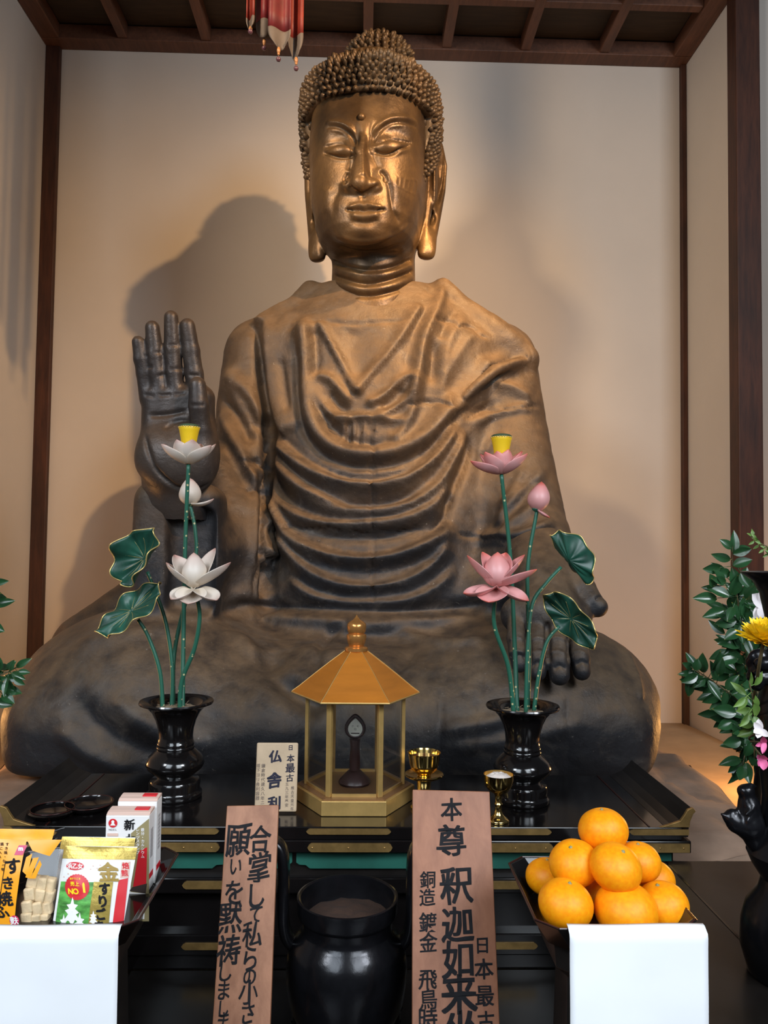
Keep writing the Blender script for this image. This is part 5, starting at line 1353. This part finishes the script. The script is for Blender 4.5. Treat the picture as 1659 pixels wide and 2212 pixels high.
for (px_, Y_, dd, rx, rz, lab) in oranges:
    if proto is None: proto = o = make_orange()
    else:
        o = proto.copy(); COL.objects.link(o)
        for ch in proto.children:
            c_ = ch.copy(); c_.parent = o; COL.objects.link(c_)
    o.location = Vector(P(*px_, Y_)); o.scale = (dd, dd, dd); o.rotation_euler = (math.radians(rx), math.radians(rx*.4), math.radians(rz)); o['label'] = lab

# ------------------------------------------------------------------ left offering tray with packaged foods
lx1 = float(P(304, 1992, .905)[0])+.002
tray('black lacquer tray on a stand crowded with packaged food', lx1-.232, lx1, .872, 1.105, TZR, TF)
paper('sheet of white paper hanging from the front of the food tray', float(P(-42, 2008, .868)[0]), float(P(258, 2008, .868)[0]), .8685, TZR, TZR-.197, .010)
def carton(label, xl, xr, yf, yb, zt, deco, group):
    zb = TF+.0006; t = thing('food_carton', label, 'carton', ((xl+xr)/2, (yf+yb)/2, zb), group)
    MB().box((xl, yf, zb), (xr, yb, zt)).build('box', M['card_white'], t, bevel=.0008)
    # sloping top flap
    d = yb-yf
    MB().prism([(xl, yf+.0005, zt+.0002), (xl, yb-.0005, zt+.0002), (xl, yb-.0005, zt+.004), (xl, yb-.006, zt+.0045), (xl, yf+.006, zt+.003)], (xr-xl, 0, 0)).build('top_flap', M['card_pink'], t, bevel=.0005)
    MB().box((xr-.022, yb-.016, zt+.0036), (xr-.004, yb-.006, zt+.0052)).build('red_corner', M['red'], t)
    yy = yf-.0004
    def q(px, py): return PPL(px, py, (0, yy, 0), (0, 1, 0))
    def patch(nm, pts, m, dy=.0002): MB().prism([q(*p)+np.array([0, -dy, 0]) for p in pts], (0, .0001, 0)).build(nm, m, t)
    # right side panel with fine print
    for zz in np.linspace(zt-.02, zb+.045, 9): MB().box((xr+.0001, yf+.008, zz-.004), (xr+.0004, yb-.008, zz)).build('fine_print', M['greyprint'], t)
    MB().box((xr+.0001, yf+.004, zb+.015), (xr+.0005, yb-.004, zb+.022)).build('side_stripe', M['red'], t)
    if deco:
        patch('gold_field', [(322, 1768), (322, 1990), (283, 1990), (283, 1800)], M['card_gold'])
        patch('red_field', [(318, 1830), (316, 1918), (286, 1925), (300, 1838)], M['red'], .0004)
        patch('dark_band', [(318, 1908), (315, 1930), (280, 1924), (286, 1916)], M['darkprint'], .0006)
        patch('dish_picture', [(314, 1930), (312, 1985), (274, 1985), (278, 1926)], M['whiteprint'], .0006)
        patch('food_picture', [(311, 1945), (309, 1980), (280, 1980), (284, 1950), (297, 1940)], M['boardL'], .0008)
        ring = [(244+9.5*math.cos(a), 1778+9.5*math.sin(a)) for a in np.linspace(0, 2*math.pi, 24, endpoint=False)]
        patch('emblem_disc', ring, M['red'], .0003)
        patch('emblem_figure', [(244, 1771), (247.5, 1774), (246.5, 1778), (250, 1783), (238, 1783), (241.5, 1778), (240.5, 1774)], M['whiteprint'], .0005)
        u, v, n = (1, 0, 0), (0, 0, 1), (0, -1, 0); k_ = (yy)/F_PX
        write('lettering', M['ink'], t, [('新', q(280, 1781), 23*k_, 1, 0), ('わ', q(283, 1813), 25*k_, 1, 0)], u, v, n, lift=.0004, bold=.02, brush=.04)
        write('lettering', M['whiteprint'], t, [(c, q(308.5, 1792+i*8.2), 7.5*k_, 1, 0) for i, c in enumerate('鉄分・カルシウム')]+[(c, q(298, 1792+i*8.2), 7.5*k_, 1, 0) for i, c in enumerate('レンジスタンプ')], u, v, n, lift=.0006, bold=.02)
        write('lettering', M['inkblue'], t, [(c, q(237+i*4.6, 1792), 5*k_, 1, 0) for i, c in enumerate('NOEL')], u, v, n, lift=.0004, bold=.01)
        patch('brown_label', [(232, 1800), (255, 1800), (255, 1806), (232, 1806)], M['card_pink'], .0003)
    return t
xl, xr = float(P(228, 1800, 1.03)[0]), float(P(322, 1800, 1.03)[0]); zt = float(P(275, 1762, 1.03)[2])
carton('front white food carton with red emblem and gold diagonal, behind the gold sesame packet', xl, xr, 1.03, 1.0565, zt, True, 'white food cartons')
carton('rear white food carton with pinkish top, behind the carton with the red emblem', xl+.006, xr+.002, 1.0585, 1.085, zt+.0085, False, 'white food cartons')

class Pouch:
    def __init__(s, tl, tr, br, bl, Yt, Yb, bulge):
        s.c = [P(*tl, Yt), P(*tr, Yt), P(*br, Yb), P(*bl, Yb)]; s.b = bulge
        s.n = nrm(np.cross(s.c[2]-s.c[0], s.c[1]-s.c[3])); 
        if s.n[1] > 0: s.n = -s.n
        s.px = [np.array(p, float) for p in (tl, tr, br, bl)]
    def pt(s, u, v, lift=0.0, side=1):
        a = s.c[0]*(1-u)+s.c[1]*u; b_ = s.c[3]*(1-u)+s.c[2]*u; p = a*(1-v)+b_*v
        uu = min(max(u, 0), 1); vv = min(max(v*.86, 0), 1)
        h = s.b*(math.sin(math.pi*uu)**.75)*(math.sin(math.pi*vv)**.6)+.0012*noise.noise((u*5, v*6, 3))*math.sin(math.pi*uu)
        return p+s.n*(side*h+lift)
    def uv(s, px, py):
        # photo position to pouch coordinates
        v = (py-s.px[0][1])/(s.px[3][1]-s.px[0][1])
        xl_ = s.px[0][0]*(1-v)+s.px[3][0]*v; xr_ = s.px[1][0]*(1-v)+s.px[2][0]*v
        return (px-xl_)/(xr_-xl_), v
    def shell(s, nu=26, nv=30, v1=1.12):
        mb = MB()
        mb.grid([[s.pt(j/(nu-1), v1*i/(nv-1)) for j in range(nu)] for i in range(nv)])
        mb.grid([[s.pt(1-j/(nu-1), v1*i/(nv-1), 0, -.5) for j in range(nu)] for i in range(nv)]); return mb
    def patch(s, pts, lift=.0004, div=10, fan=False):
        """filled patch whose outline is given in photo positions, draped on the pouch"""
        q = [s.uv(*p) for p in pts]; mb = MB()
        if len(q) == 4 and not fan:
            mb.grid([[s.pt(*(np.array(q[0])*(1-a)*(1-b_)+np.array(q[1])*a*(1-b_)+np.array(q[2])*a*b_+np.array(q[3])*(1-a)*b_), lift) for a in np.linspace(0, 1, div)] for b_ in np.linspace(0, 1, div)])
        else:
            c = np.mean(q, 0); rings = [[s.pt(*(c+(np.array(p)-c)*f), lift) for p in q] for f in (.02, .35, .7, 1.0)]
            mb.grid(np.array(rings), closed=True)
        return mb
    def text(s, name, m, t, items, lift=.0007, bold=.02, brush=.0, stretch=1.0):
        mb = MB()
        for ch, px, py, h in items:
            gv, gf = glyph(ch); sd_ = RNG.uniform(0, 50)
            for k_, (oa, ob) in enumerate([(-bold, -bold), (bold, -bold), (0, bold), (0, 0)] if bold else [(0, 0)]):
                P_ = []
                for a, b__, _ in gv:
                    if brush: a, b__ = a+brush*noise.noise((a*2.2+sd_, b__*2.2, 1)), b__+brush*noise.noise((a*2.2, b__*2.2+sd_, 7))+.08*a
                    P_.append(s.pt(*s.uv(px+(a+oa)*h/.97*stretch-0.13*b__*h, py-(b__+ob)*h/.97), lift+.00003*k_))
                mb.add(P_, gf)
        return mb.build(name, m, t)
def circ(x, y, rx, ry, n=28, star=0.0): return [(x+rx*math.cos(a)*(1+star*(i % 2)), y+ry*math.sin(a)*(1+star*(i % 2))) for i, a in enumerate(np.linspace(0, 2*math.pi, n, endpoint=False))]
# second sesame pouch standing behind the first
for lab, dx, dy, dY, front in (('gold-topped packet standing just behind the sesame packet', -4, -20, .020, False), ('gold and white sesame packet with red round badge at the front of the tray', 0, 0, 0, True)):
    S2 = Pouch((139+dx, 1827+dy), (297+dx, 1829+dy), (265+dx, 2008+dy), (112+dx, 2006+dy), .985+dY, .955+dY, .010 if front else .005)
    t = thing('food_packet', lab, 'packet', S2.pt(.5, 1.1), None)
    S2.shell(v1=1.06).build('pouch', M['packwhite'], t, smooth=60)
    gx = lambda x, y: (x+dx, y+dy)
    S2.patch([gx(139, 1827), gx(297, 1829), gx(292, 1856), gx(135, 1855)], .0005, 14).build('gold_seal_band', M['goldfoil'], t, smooth=True)
    for yb_ in (1836, 1846): S2.patch([gx(138, yb_), gx(294, yb_+1), gx(294, yb_+2), gx(138, yb_+1)], .0010, 10).build('zip_ridge', M['goldfoil'], t)
    if front:
        S2.patch([(133, 1905), (208, 1905), (195, 2008), (119, 2006)], .0005, 14).build('meadow_print', M['greenprint'], t, smooth=True)
        for fx, fy, fs in ((160, 1962, 1.0), (140, 1992, .7), (176, 1990, .8), (206, 1978, .5)):
            S2.patch([(fx+x*fs, fy+y*fs) for x, y in ((2, -26), (5, -10), (14, -8), (7, 0), (16, 8), (9, 12), (17, 24), (6, 24), (0, 36), (-8, 26), (-18, 24), (-9, 12), (-16, 4), (-6, 0), (-12, -8), (-3, -10))], .0008, fan=True).build('white_blossom', M['whiteprint'], t)
        S2.patch([(208, 1904), (248, 1904), (236, 2008), (193, 2008)], .0006, 12).build('gold_column', M['goldfoil'], t, smooth=True)
        S2.patch([(259, 1900), (278, 1896), (266, 2004), (244, 2004)], .0006, 12).build('red_stripe', M['red'], t, smooth=True)
        S2.patch([(265, 1861), (283, 1860), (279, 1896), (262, 1896)], .0005, 6).build('pink_tag', M['card_pink'], t)
        S2.text('lettering', M['red'], t, [('焙', 273, 1869, 14), ('煎', 271, 1885, 14)], .0008, .03)
        S2.patch(circ(165, 1871, 20, 9), .0006).build('red_oval', M['red'], t)
        S2.text('lettering', M['whiteprint'], t, [('浜', 153, 1871, 12), ('乙', 165, 1871, 12), ('女', 177, 1871, 12)], .0009, .03)
        S2.patch(circ(171, 1916, 27, 27, 56, .05), .0008).build('red_badge', M['red'], t)
        S2.text('lettering', M['yellowprint'], t, [('N', 157, 1925, 16), ('O', 169, 1925, 16), ('.', 178, 1931, 4), ('1', 187, 1917, 27)], .0012, .04)
        S2.text('lettering', M['yellowprint'], t, [('売', 161, 1909, 10), ('上', 172, 1909, 10)], .0012, .03)
        S2.text('lettering', M['yellowprint'], t, [(c, 157+i*5, 1898, 5) for i, c in enumerate('金すりごま')], .0012, .02)
        S2.text('lettering', M['goldink'], t, [('金', 238, 1882, 42)], .0010, .035)
        S2.text('lettering', M['ink'], t, [('す', 231, 1919, 27), ('り', 227, 1945, 27), ('ご', 223, 1972, 26), ('ま', 219, 1999, 26)], .0012, .045, .03, .9)
        for fx, fy in ((205, 1870), (214, 1875), (200, 1877), (150, 1888), (140, 1895), (220, 1868)): S2.patch(circ(fx, fy, 1.8, 1.6, 6), .0007).build('fleck', M['card_pink'], t)
# wheat gluten packet at the left edge
for lab, dx, dy, dY, front in (('orange-topped clear packet standing behind the wheat gluten packet', 4, -24, .022, False), ('orange and clear packet of square wheat gluten pieces at the left picture edge', 0, 0, 0, True)):
    F2 = Pouch((-52+dx, 1808+dy), (136+dx, 1810+dy), (88+dx, 2006+dy), (-62+dx, 2006+dy), .975+dY, .950+dY, .012 if front else .004)
    t = thing('gluten_packet', lab, 'packet', F2.pt(.5, 1.1), None)
    F2.shell(v1=1.06).build('clear_bag', M['film'], t, smooth=True)
    if not front:
        F2.patch([(-40, 1790), (118, 1790), (112, 1815), (-40, 1815)], -.0008, 10).build('orange_header', M['orangeprint'], t); continue
    F2.patch([(-50, 1811), (60, 1812), (36, 2003), (-60, 2003)], .0006, 16).build('orange_print', M['orangeprint'], t, smooth=True)
    F2.patch([(60, 1812), (134, 1812), (110, 1848), (74, 1836)], .0006, 10).build('orange_corner', M['orangeprint'], t, smooth=True)
    for pts in ([(56, 1880), (62, 1850), (74, 1842), (66, 1890)], [(62, 1893), (76, 1852), (88, 1850), (72, 1896)], [(72, 1896), (90, 1856), (94, 1866), (82, 1896)]): F2.patch(pts, .0006, 6).build('brush_streak', M['orangeprint'], t, smooth=True)
    for i, (x, y) in enumerate(((68, 1908), (86, 1912), (62, 1934), (82, 1938), (56, 1962), (76, 1966), (54, 1988), (72, 1992), (100, 1916), (97, 1942), (92, 1968), (86, 1992))):
        c = F2.pt(*F2.uv(x, y), -.008); a = RNG.uniform(-.25, .25); u_ = np.array([math.cos(a), 0, math.sin(a)]); v_ = np.array([-math.sin(a), 0, math.cos(a)])
        MB().frame_box(c-u_*.0065-v_*.0075, u_, v_, (0, 1, 0), .013, .0145, .012).build('gluten_piece', M['fu'], t, bevel=.002)
    F2.patch([(45, 1824), (63, 1824), (55, 1845), (37, 1845)], .0010, 6).build('logo_square', M['magenta'], t)
    F2.text('lettering', M['whiteprint'], t, [('m', 50, 1832, 13)], .0014, .05)
    F2.text('lettering', M['ink'], t, [('す', 36, 1868, 34), ('き', 27, 1905, 28), ('焼', 20, 1938, 32), ('ふ', 13, 1966, 30)], .0012, .03, .05)
    F2.text('lettering', M['ink'], t, [(c, 20-i*.9, 1822+i*9, 7.5) for i, c in enumerate('すき焼・なべ物')]+[(c, 8-i*.9, 1822+i*9, 7.5) for i, c in enumerate('鍋に入れて')], .0012, .01)
    F2.patch([(19, 1858), (20.5, 1858), (10, 1940), (8.5, 1940)], .0011, 6).build('black_rule', M['ink'], t)
    F2.patch(circ(38, 1985, 10, 11, 12), .0010).build('seal_disc', M['magenta'], t); F2.text('lettering', M['whiteprint'], t, [('麩', 38, 1985, 17)], .0014, .02)
    F2.patch(circ(60, 2005, 17, 9), .0010).build('weight_label', M['whiteprint'], t); F2.text('lettering', M['ink'], t, [('5', 50, 2006, 10), ('0', 58, 2006, 10), ('g', 67, 2007, 9)], .0014, .03)

# ------------------------------------------------------------------ black bronze bird vase at the right edge
VY = 1.09; vx = float(P(1704, 1300, VY)[0]); vz0 = 1.0105
def vz(py): return float(P(1690, py, VY)[2])-vz0
def vr(px): return vx-float(P(px, 1500, VY)[0])
bv = thing('bronze_vase', 'tall black bronze vase with bird handles at the right edge behind the flowers', 'vase', (vx, VY, vz0))
prof = [(.0001, 0), (.040, 0), (.046, .004), (.048, .012), (vr(1618), vz(2105)), (vr(1604), vz(2050)), (vr(1606), vz(2000)), (vr(1616), vz(1960)), (vr(1640), vz(1925)), (vr(1646), vz(1900)), (vr(1628), vz(1870)), (vr(1618), vz(1845)), (vr(1630), vz(1815)),
        (vr(1646), vz(1780)), (vr(1650), vz(1720)), (vr(1644), vz(1650)), (vr(1634), vz(1580)), (vr(1640), vz(1520)), (vr(1656), vz(1470)), (vr(1662), vz(1400)), (vr(1658), vz(1330)), (vr(1648), vz(1280)), (vr(1634), vz(1255)), (vr(1612), vz(1240)), (vr(1611), vz(1236)), (vr(1625), vz(1240)), (vr(1650), vz(1260)), (.0001, vz(1265))]
MB().lathe((vx, VY, vz0), prof, 48).build('vase_body', M['bronze_black'], bv, smooth=45)
def bird_sdf(p):
    q = lambda x, y, Y=1.09: P(x, y, Y)
    d = sd_chain(p, [q(1636, 1830), q(1618, 1780), q(1618, 1740), q(1612, 1715)], [.010, .019, .013, .0095], .008)
    d = smin(d, sd_ell(p, q(1611, 1708), (.012, .010, .009)), .004)
    d = smin(d, sd_caps(p, q(1604, 1708), q(1599, 1722), .005, .0012), .003)
    d = smin(d, sd_chain(p, [q(1608, 1702), q(1622, 1696), q(1636, 1700)], [.004, .0035, .001]), .003)
    w_ = sd_chain(p, [q(1612, 1790), q(1590, 1778), q(1576, 1766)], [.013, .012, .009], .006)
    w_ = smin(w_, sd_chain(p, [q(1590, 1780), q(1574, 1768), q(1558, 1758)], [.006, .005, .0015]), .004)
    w_ = smin(w_, sd_chain(p, [q(1588, 1764), q(1580, 1756), q(1592, 1752)], [.006, .006, .003]), .004)
    d = smin(d, w_, .005)
    for k_ in range(4): d = smin(d, sd_caps(p, q(1626+k_*3, 1745+k_*12, 1.077), q(1612+k_*3, 1760+k_*14, 1.074), .004, .002), .003)
    d = smin(d, sd_caps(p, q(1630, 1815), q(1660, 1800), .012, .014), .006)
    return d
a_, b_ = P(1550, 1850, 1.1), P(1675, 1685, 1.1)
V, Q = surface_net(bird_sdf, (a_[0]-.01, 1.04, a_[2]-.01), (b_[0]+.01, 1.14, b_[2]+.01), .0022)
o = link_mesh('bird_handle', V, Q, M['bronze_black'], bv, smooth=True); o['label'] = 'bird-shaped bronze handle with crest and raised wing'
def lump_sdf(p):
    d = None; r_ = np.random.default_rng(3)
    for k_ in range(16):
        c = P(1650+r_.uniform(-24, 14), 1445+r_.uniform(-30, 34), 1.05+r_.uniform(-.02, .02)); e = sd_ell(p, c, r_.uniform(.007, .016, 3))
        d = e if d is None else smin(d, e, .004)
    return smin(d, sd_caps(p, P(1650, 1450, 1.055), P(1672, 1455, 1.08), .016, .018), .008)
a_, b_ = P(1605, 1500, 1.08), P(1690, 1395, 1.08)
V, Q = surface_net(lump_sdf, (a_[0]-.01, 1.00, a_[2]-.01), (b_[0]+.01, 1.12, b_[2]+.01), .003)
link_mesh('dragon_knob', V, Q, M['bronze_black'], bv, smooth=True)

# ------------------------------------------------------------------ flowers and evergreen branches
def leaf(mb, c, d, nrmv, L, W, bend=.25):
    d = nrm(d); s_ = nrm(np.cross(d, nrmv)); n_ = np.cross(s_, d); G = np.zeros((9, 5, 3))
    for i in range(9):
        u = i/8; wd = W*math.sin(math.pi*min(1, .04+.96*u)**.85)**.9 if u < 1 else .0005
        for j in range(5):
            v = (j-2)/2; G[i, j] = np.asarray(c)+d*L*u+s_*v*wd*.5+n_*(abs(v)*wd*.18-bend*L*u*u*.5)
    mb.grid(G)
def branch(name, label, cat, pts, Ys, leafpx, group, m='leafgreen', Lm=(.030, .042), n_extra=0, seed=1, spread=.02):
    r_ = np.random.default_rng(seed); path = spline(np.array([P(x, y, Yq) for (x, y), Yq in zip(pts, Ys)]), .012)
    t = thing(name, label, cat, path[0], group)
    MB().tube(path, np.linspace(.0022, .0008, len(path)), 7).build('twig', M['twig'], t, smooth=True)
    mb = MB(); i = 0
    for (x, y, ang, L, W) in leafpx:
        j = min(range(len(path)), key=lambda k_: np.linalg.norm(path[k_]-P(x, y, path[k_][1])))
        c = P(x, y, path[j][1]-.004+r_.uniform(-.008, .008)); a = math.radians(ang)
        d = RT*math.cos(a)+UP*math.sin(a)-fw*r_.uniform(-.1, .35); nn_ = nrm(-fw+RT*r_.uniform(-.6, .6)+UP*r_.uniform(-.1, .9))
        if np.linalg.norm(c-path[j]) > .004: mb.tube([path[j], c+d*.002], .0006, 5)
        leaf(mb, c, d, nn_, L*c[1]/F_PX, W*c[1]/F_PX)
    for k_ in range(n_extra):
        j = int(r_.uniform(.1, 1)*(len(path)-1)); c = path[j]; a = r_.uniform(0, 2*math.pi)
        d = nrm(RT*math.cos(a)+UP*math.sin(a)+fw*r_.uniform(-.8, .5)); nn_ = nrm(-fw+RT*r_.uniform(-.9, .9)+UP*r_.uniform(-.2, 1.0))
        c2_ = c+d*r_.uniform(.002, spread); mb.tube([c, c2_+d*.001], .0006, 5); leaf(mb, c2_, d, nn_, r_.uniform(*Lm), r_.uniform(*Lm)*.46)
    mb.build('leaves', M[m], t, smooth=True); return t
def flower_holder(label, px, Yv):
    c = P(px, 1600, Yv); z1 = c[2]-1.0105; c[2] = 1.0105
    t = thing('flower_vase', label, 'vase', c)
    MB().lathe(c, [(.0001, 0), (.030, 0), (.032, .006), (.026, .03), (.030, z1*.45), (.036, z1*.70), (.030, z1*.88), (.038, z1), (.035, z1), (.027, z1*.87), (.0001, z1*.80)], 32).build('vase_body', M['lacquer_soft'], t, smooth=45)
flower_holder('plain dark flower vase half hidden behind the bronze bird vase, holding evergreen branches', 1676, 1.32)
GB = 'evergreen branches at the right edge'
branch('evergreen_branch', 'tall glossy green leafy branch reaching highest beside the right wooden post', 'branch', [(1674, 1625), (1615, 1420), (1600, 1330), (1584, 1240), (1582, 1180)], [1.32, 1.33, 1.33, 1.33, 1.33],
       [(1580, 1185, 140, 32, 20), (1577, 1209, 165, 46, 20), (1584, 1196, 15, 40, 20), (1584, 1222, 22, 42, 24), (1577, 1240, 170, 34, 22), (1562, 1262, 120, 38, 28), (1542, 1268, 110, 32, 24), (1575, 1288, 155, 52, 26), (1580, 1285, 75, 46, 30), (1548, 1292, 178, 54, 26),
        (1565, 1318, 195, 52, 26), (1590, 1270, 100, 46, 28), (1600, 1256, 60, 36, 24), (1598, 1300, 40, 50, 26), (1606, 1330, 95, 42, 24), (1590, 1340, 190, 46, 26), (1596, 1362, 205, 40, 26), (1598, 1395, 170, 52, 28), (1610, 1405, 130, 46, 30)], GB, n_extra=60, seed=2, spread=.03)
branch('evergreen_branch', 'low glossy green leafy branch pointing left towards the statue', 'branch', [(1670, 1625), (1600, 1520), (1565, 1490), (1530, 1465), (1492, 1440)], [1.33, 1.32, 1.31, 1.30, 1.29],
       [(1496, 1444, 150, 28, 16), (1502, 1448, 78, 26, 20), (1506, 1458, 200, 42, 22), (1520, 1462, 220, 34, 22), (1540, 1472, 230, 34, 24), (1545, 1470, 100, 44, 24), (1570, 1490, 60, 42, 24), (1556, 1496, 215, 44, 26), (1580, 1500, 20, 40, 20), (1575, 1515, 200, 46, 28), (1595, 1525, 235, 46, 28)], GB, n_extra=22, seed=5, spread=.02)
branch('evergreen_branch', 'drooping glossy green leafy branch hanging lowest above the bronze bird', 'branch', [(1672, 1622), (1632, 1560), (1614, 1610), (1604, 1655)], [1.32, 1.30, 1.29, 1.28],
       [(1600, 1640, 185, 56, 22), (1602, 1648, 215, 36, 22), (1606, 1655, 250, 32, 22), (1600, 1600, 190, 38, 26), (1580, 1560, 200, 34, 24), (1612, 1590, 230, 40, 26), (1590, 1540, 170, 50, 30), (1608, 1632, 60, 36, 22)], GB, n_extra=45, seed=8, spread=.025)
branch('evergreen_branch', 'thick cluster of glossy green leaves behind the yellow chrysanthemum', 'branch', [(1678, 1625), (1640, 1500), (1630, 1420), (1640, 1340), (1650, 1290)], [1.33, 1.38, 1.40, 1.40, 1.40], [], GB, n_extra=170, seed=11, spread=.070, Lm=(.032, .050))
branch('pale_leaf_sprig', 'pale yellow-green leafy sprig below the yellow chrysanthemum', 'sprig', [(1684, 1622), (1634, 1566), (1626, 1510), (1618, 1470)], [1.303, 1.15, 1.03, 1.02], [(1618, 1485, 80, 34, 14), (1612, 1505, 240, 36, 18), (1630, 1480, 60, 34, 16), (1625, 1540, 160, 28, 18), (1640, 1545, 20, 30, 18), (1632, 1530, 95, 30, 16)], None, m='leaflight', n_extra=14, seed=4, spread=.02, Lm=(.018, .026))
branch('fern_sprig', 'feathery pale fern tip at the right frame edge above the bronze vase rim', 'sprig', [(1680, 1622), (1686, 1400), (1672, 1210), (1640, 1172), (1622, 1160)], [1.33, 1.30, 1.30, 1.30, 1.30], [(1664-i*5, 1197-i*4.5+(4 if i % 2 else -3), 150+(i % 2)*60, 14, 6) for i in range(9)], None, m='leaflight', n_extra=18, seed=6, spread=.008, Lm=(.008, .014))
t = thing('chrysanthemum', 'bright yellow chrysanthemum bloom amid dark leaves at the right edge', 'flower', P(1670, 1622, 1.31)); cc = P(1650, 1385, .985)
MB().tube(spline([P(1664, 1622, 1.300), P(1630, 1540, 1.13), P(1638, 1450, 1.01), cc], .01), .0022, 8).build('stem', M['twig'], t, smooth=True)
mb = MB(); ax = nrm([-.15, -.35, 1.0])
for ring, (npet, L, lift, W) in enumerate(((24, .040, 8, .010), (22, .037, 26, .0095), (18, .033, 44, .009), (14, .027, 60, .008), (9, .020, 76, .007))):
    for k_ in range(npet):
        a = 2*math.pi*(k_+.5*(ring % 2))/npet; o_ = np.array([math.cos(a), math.sin(a), 0]); o_ = nrm(o_-ax*(o_@ax))
        petal(mb, cc+ax*.002*ring, o_, ax, L*.86*RNG.uniform(.9, 1.1), W, math.radians(lift+RNG.uniform(-6, 6)), math.radians(30), .5, nu=6, nv=3)
o = mb.build('petals', M['yellowpetal'], t, smooth=True)
def blossom(label, c, n, L, W, mat, ax, seed):
    r_ = np.random.default_rng(seed); t = thing('blossom', label, 'flower', c, None); c = np.asarray(c); mb = MB(); ax = nrm(ax)
    MB().tube(spline([c, P(1614+4*seed, 1590+6*seed, 1.13), P(1640+3*seed, 1600+4*seed, 1.24), P(1655+6*seed, 1622, 1.308+.006*seed)], .01), .0014, 6).build('stem', M['twig'], t, smooth=True)
    for k_ in range(n):
        a = 2*math.pi*k_/n+.3; o_ = np.cross(ax, [math.cos(a), math.sin(a), .3]); o_ = nrm(o_-ax*(o_@ax)); petal(mb, c, o_, ax, L*r_.uniform(.85, 1.1), W, math.radians(r_.uniform(15, 45)), math.radians(10), .3, nu=7, nv=5)
    mb.build('petals', M[mat], t, smooth=True)
blossom('white and pinkish lily-like blossom low at the right edge beside the leaves', P(1642, 1578, 1.00), 5, .015, .008, 'whitepetal', (-.5, -.8, .4), 1)
blossom('pink blossom with pointed petals just under the white blossom', P(1652, 1604, 1.00), 5, .014, .006, 'pinkpetal', (-.4, -.8, -.2), 2)
blossom('small magenta blossom lowest of the flowers at the right edge', P(1650, 1640, 1.00), 4, .013, .009, 'pinkpetal', (-.5, -.8, -.4), 3)
blossom('white petalled bloom half cut off by the right frame edge under the vase rim', P(1660, 1310, 1.225), 5, .028, .020, 'whitepetal', (-.7, -.6, .3), 4)
GL = 'evergreen branches at the left edge'
branch('evergreen_branch', 'sparse leafy branch at the left frame edge above the knee', 'branch', [(-60, 1560), (-50, 1450), (-40, 1340), (-25, 1255)], [1.40]*4, [(-14, 1258, 5, 34, 16), (-16, 1285, -10, 36, 20), (-22, 1350, -20, 36, 24), (-20, 1320, 170, 34, 20)], GL, n_extra=10, seed=21, spread=.012)
branch('evergreen_branch', 'bushy leafy branch at the left frame edge touching the knee', 'branch', [(-70, 1560), (-45, 1500), (-20, 1470), (20, 1450), (40, 1440)], [1.38]*5, [(38, 1452, 0, 26, 14), (20, 1448, 60, 28, 16), (30, 1465, -30, 28, 16), (0, 1465, 200, 34, 24), (10, 1490, -10, 36, 22), (20, 1470, -70, 34, 20), (-5, 1450, 90, 36, 22), (-10, 1515, -10, 40, 22), (5, 1500, -30, 34, 20)], GL, n_extra=34, seed=22, spread=.018, Lm=(.022, .032))

# ------------------------------------------------------------------ silk banner hanging from the ceiling
bn = thing('hanging_banner', 'red and orange silk banner strips with beaded tips hanging at the top', 'banner', P(595, -40, 2.05))
ztop = ZC+.06
strips = [(532, 551, 38, 66, 0.00, 'banner_orange'), (552, 592, 44, 86, .02, 'banner_red'), (580, 628, 62, 104, -.015, 'banner_red'), (622, 656, 76, 128, .01, 'banner_orange'), (600, 640, 60, 84, .03, 'banner_orange')]
for k_, (xa, xb, yr_, yt_, dY, mm) in enumerate(strips):
    Yq = 2.05+dY; A_, B_ = P(xa, yr_, Yq), P(xb, yr_, Yq); zt_ = ztop; zb_ = A_[2]; ztp = P(xa, yt_, Yq)[2]; w_ = B_[0]-A_[0]
    def fold(z_, u_): return Yq+.012*math.sin(u_*5.5+k_*2)*(1 if z_ < zt_ else 1)
    G = [[(A_[0]+w_*u_, fold(z_, u_), z_) for u_ in np.linspace(0, 1, 14)] for z_ in np.linspace(zt_, zb_, 24)]
    o = MB().grid(G).build('silk_strip', M[mm], bn, smooth=True); md = o.modifiers.new('s', 'SOLIDIFY'); md.thickness = .0015; md.offset = 0
    G = [[(A_[0]+w_*(.5+(u_-.5)*(1-.35*f**3)), fold(zb_, u_), zb_+(ztp-zb_)*f*(1-.35*abs(2*u_-1)**2)) for u_ in np.linspace(0, 1, 14)] for f in np.linspace(0, 1, 8)]
    o = MB().grid(G).build('grey_tip', M['banner_grey'], bn, smooth=True); md = o.modifiers.new('s', 'SOLIDIFY'); md.thickness = .0018; md.offset = 0
for x, y0, y1, Yq in ((541, 62, 68, 2.05), (571, 84, 104, 2.07), (602, 100, 128, 2.035), (640, 122, 148, 2.06)):
    c0, c1 = P(x, y0, Yq), P(x, y1, Yq); c1[0] = c0[0]; ln = c0[2]-c1[2]
    MB().tube([c0+np.array([0, 0, .006]), (c0[0], c0[1], c1[2])], .0010, 6).build('bead_cord', M['banner_grey'], bn)
    for f, rr, mm in ((.32, .0052, 'bead'), (.60, .0038, 'bead'), (1.0, .0068, 'beaddark')):
        c = np.array([c0[0], c0[1], c0[2]-ln*f]); sx = 2.0 if f < .5 else 1
        MB().lathe(c, [(.0001, -rr*sx), (rr*.7, -rr*.7*sx), (rr, 0), (rr*.7, rr*.7*sx), (.0001, rr*sx)], 12).build('bead', M[mm], bn, smooth=True)
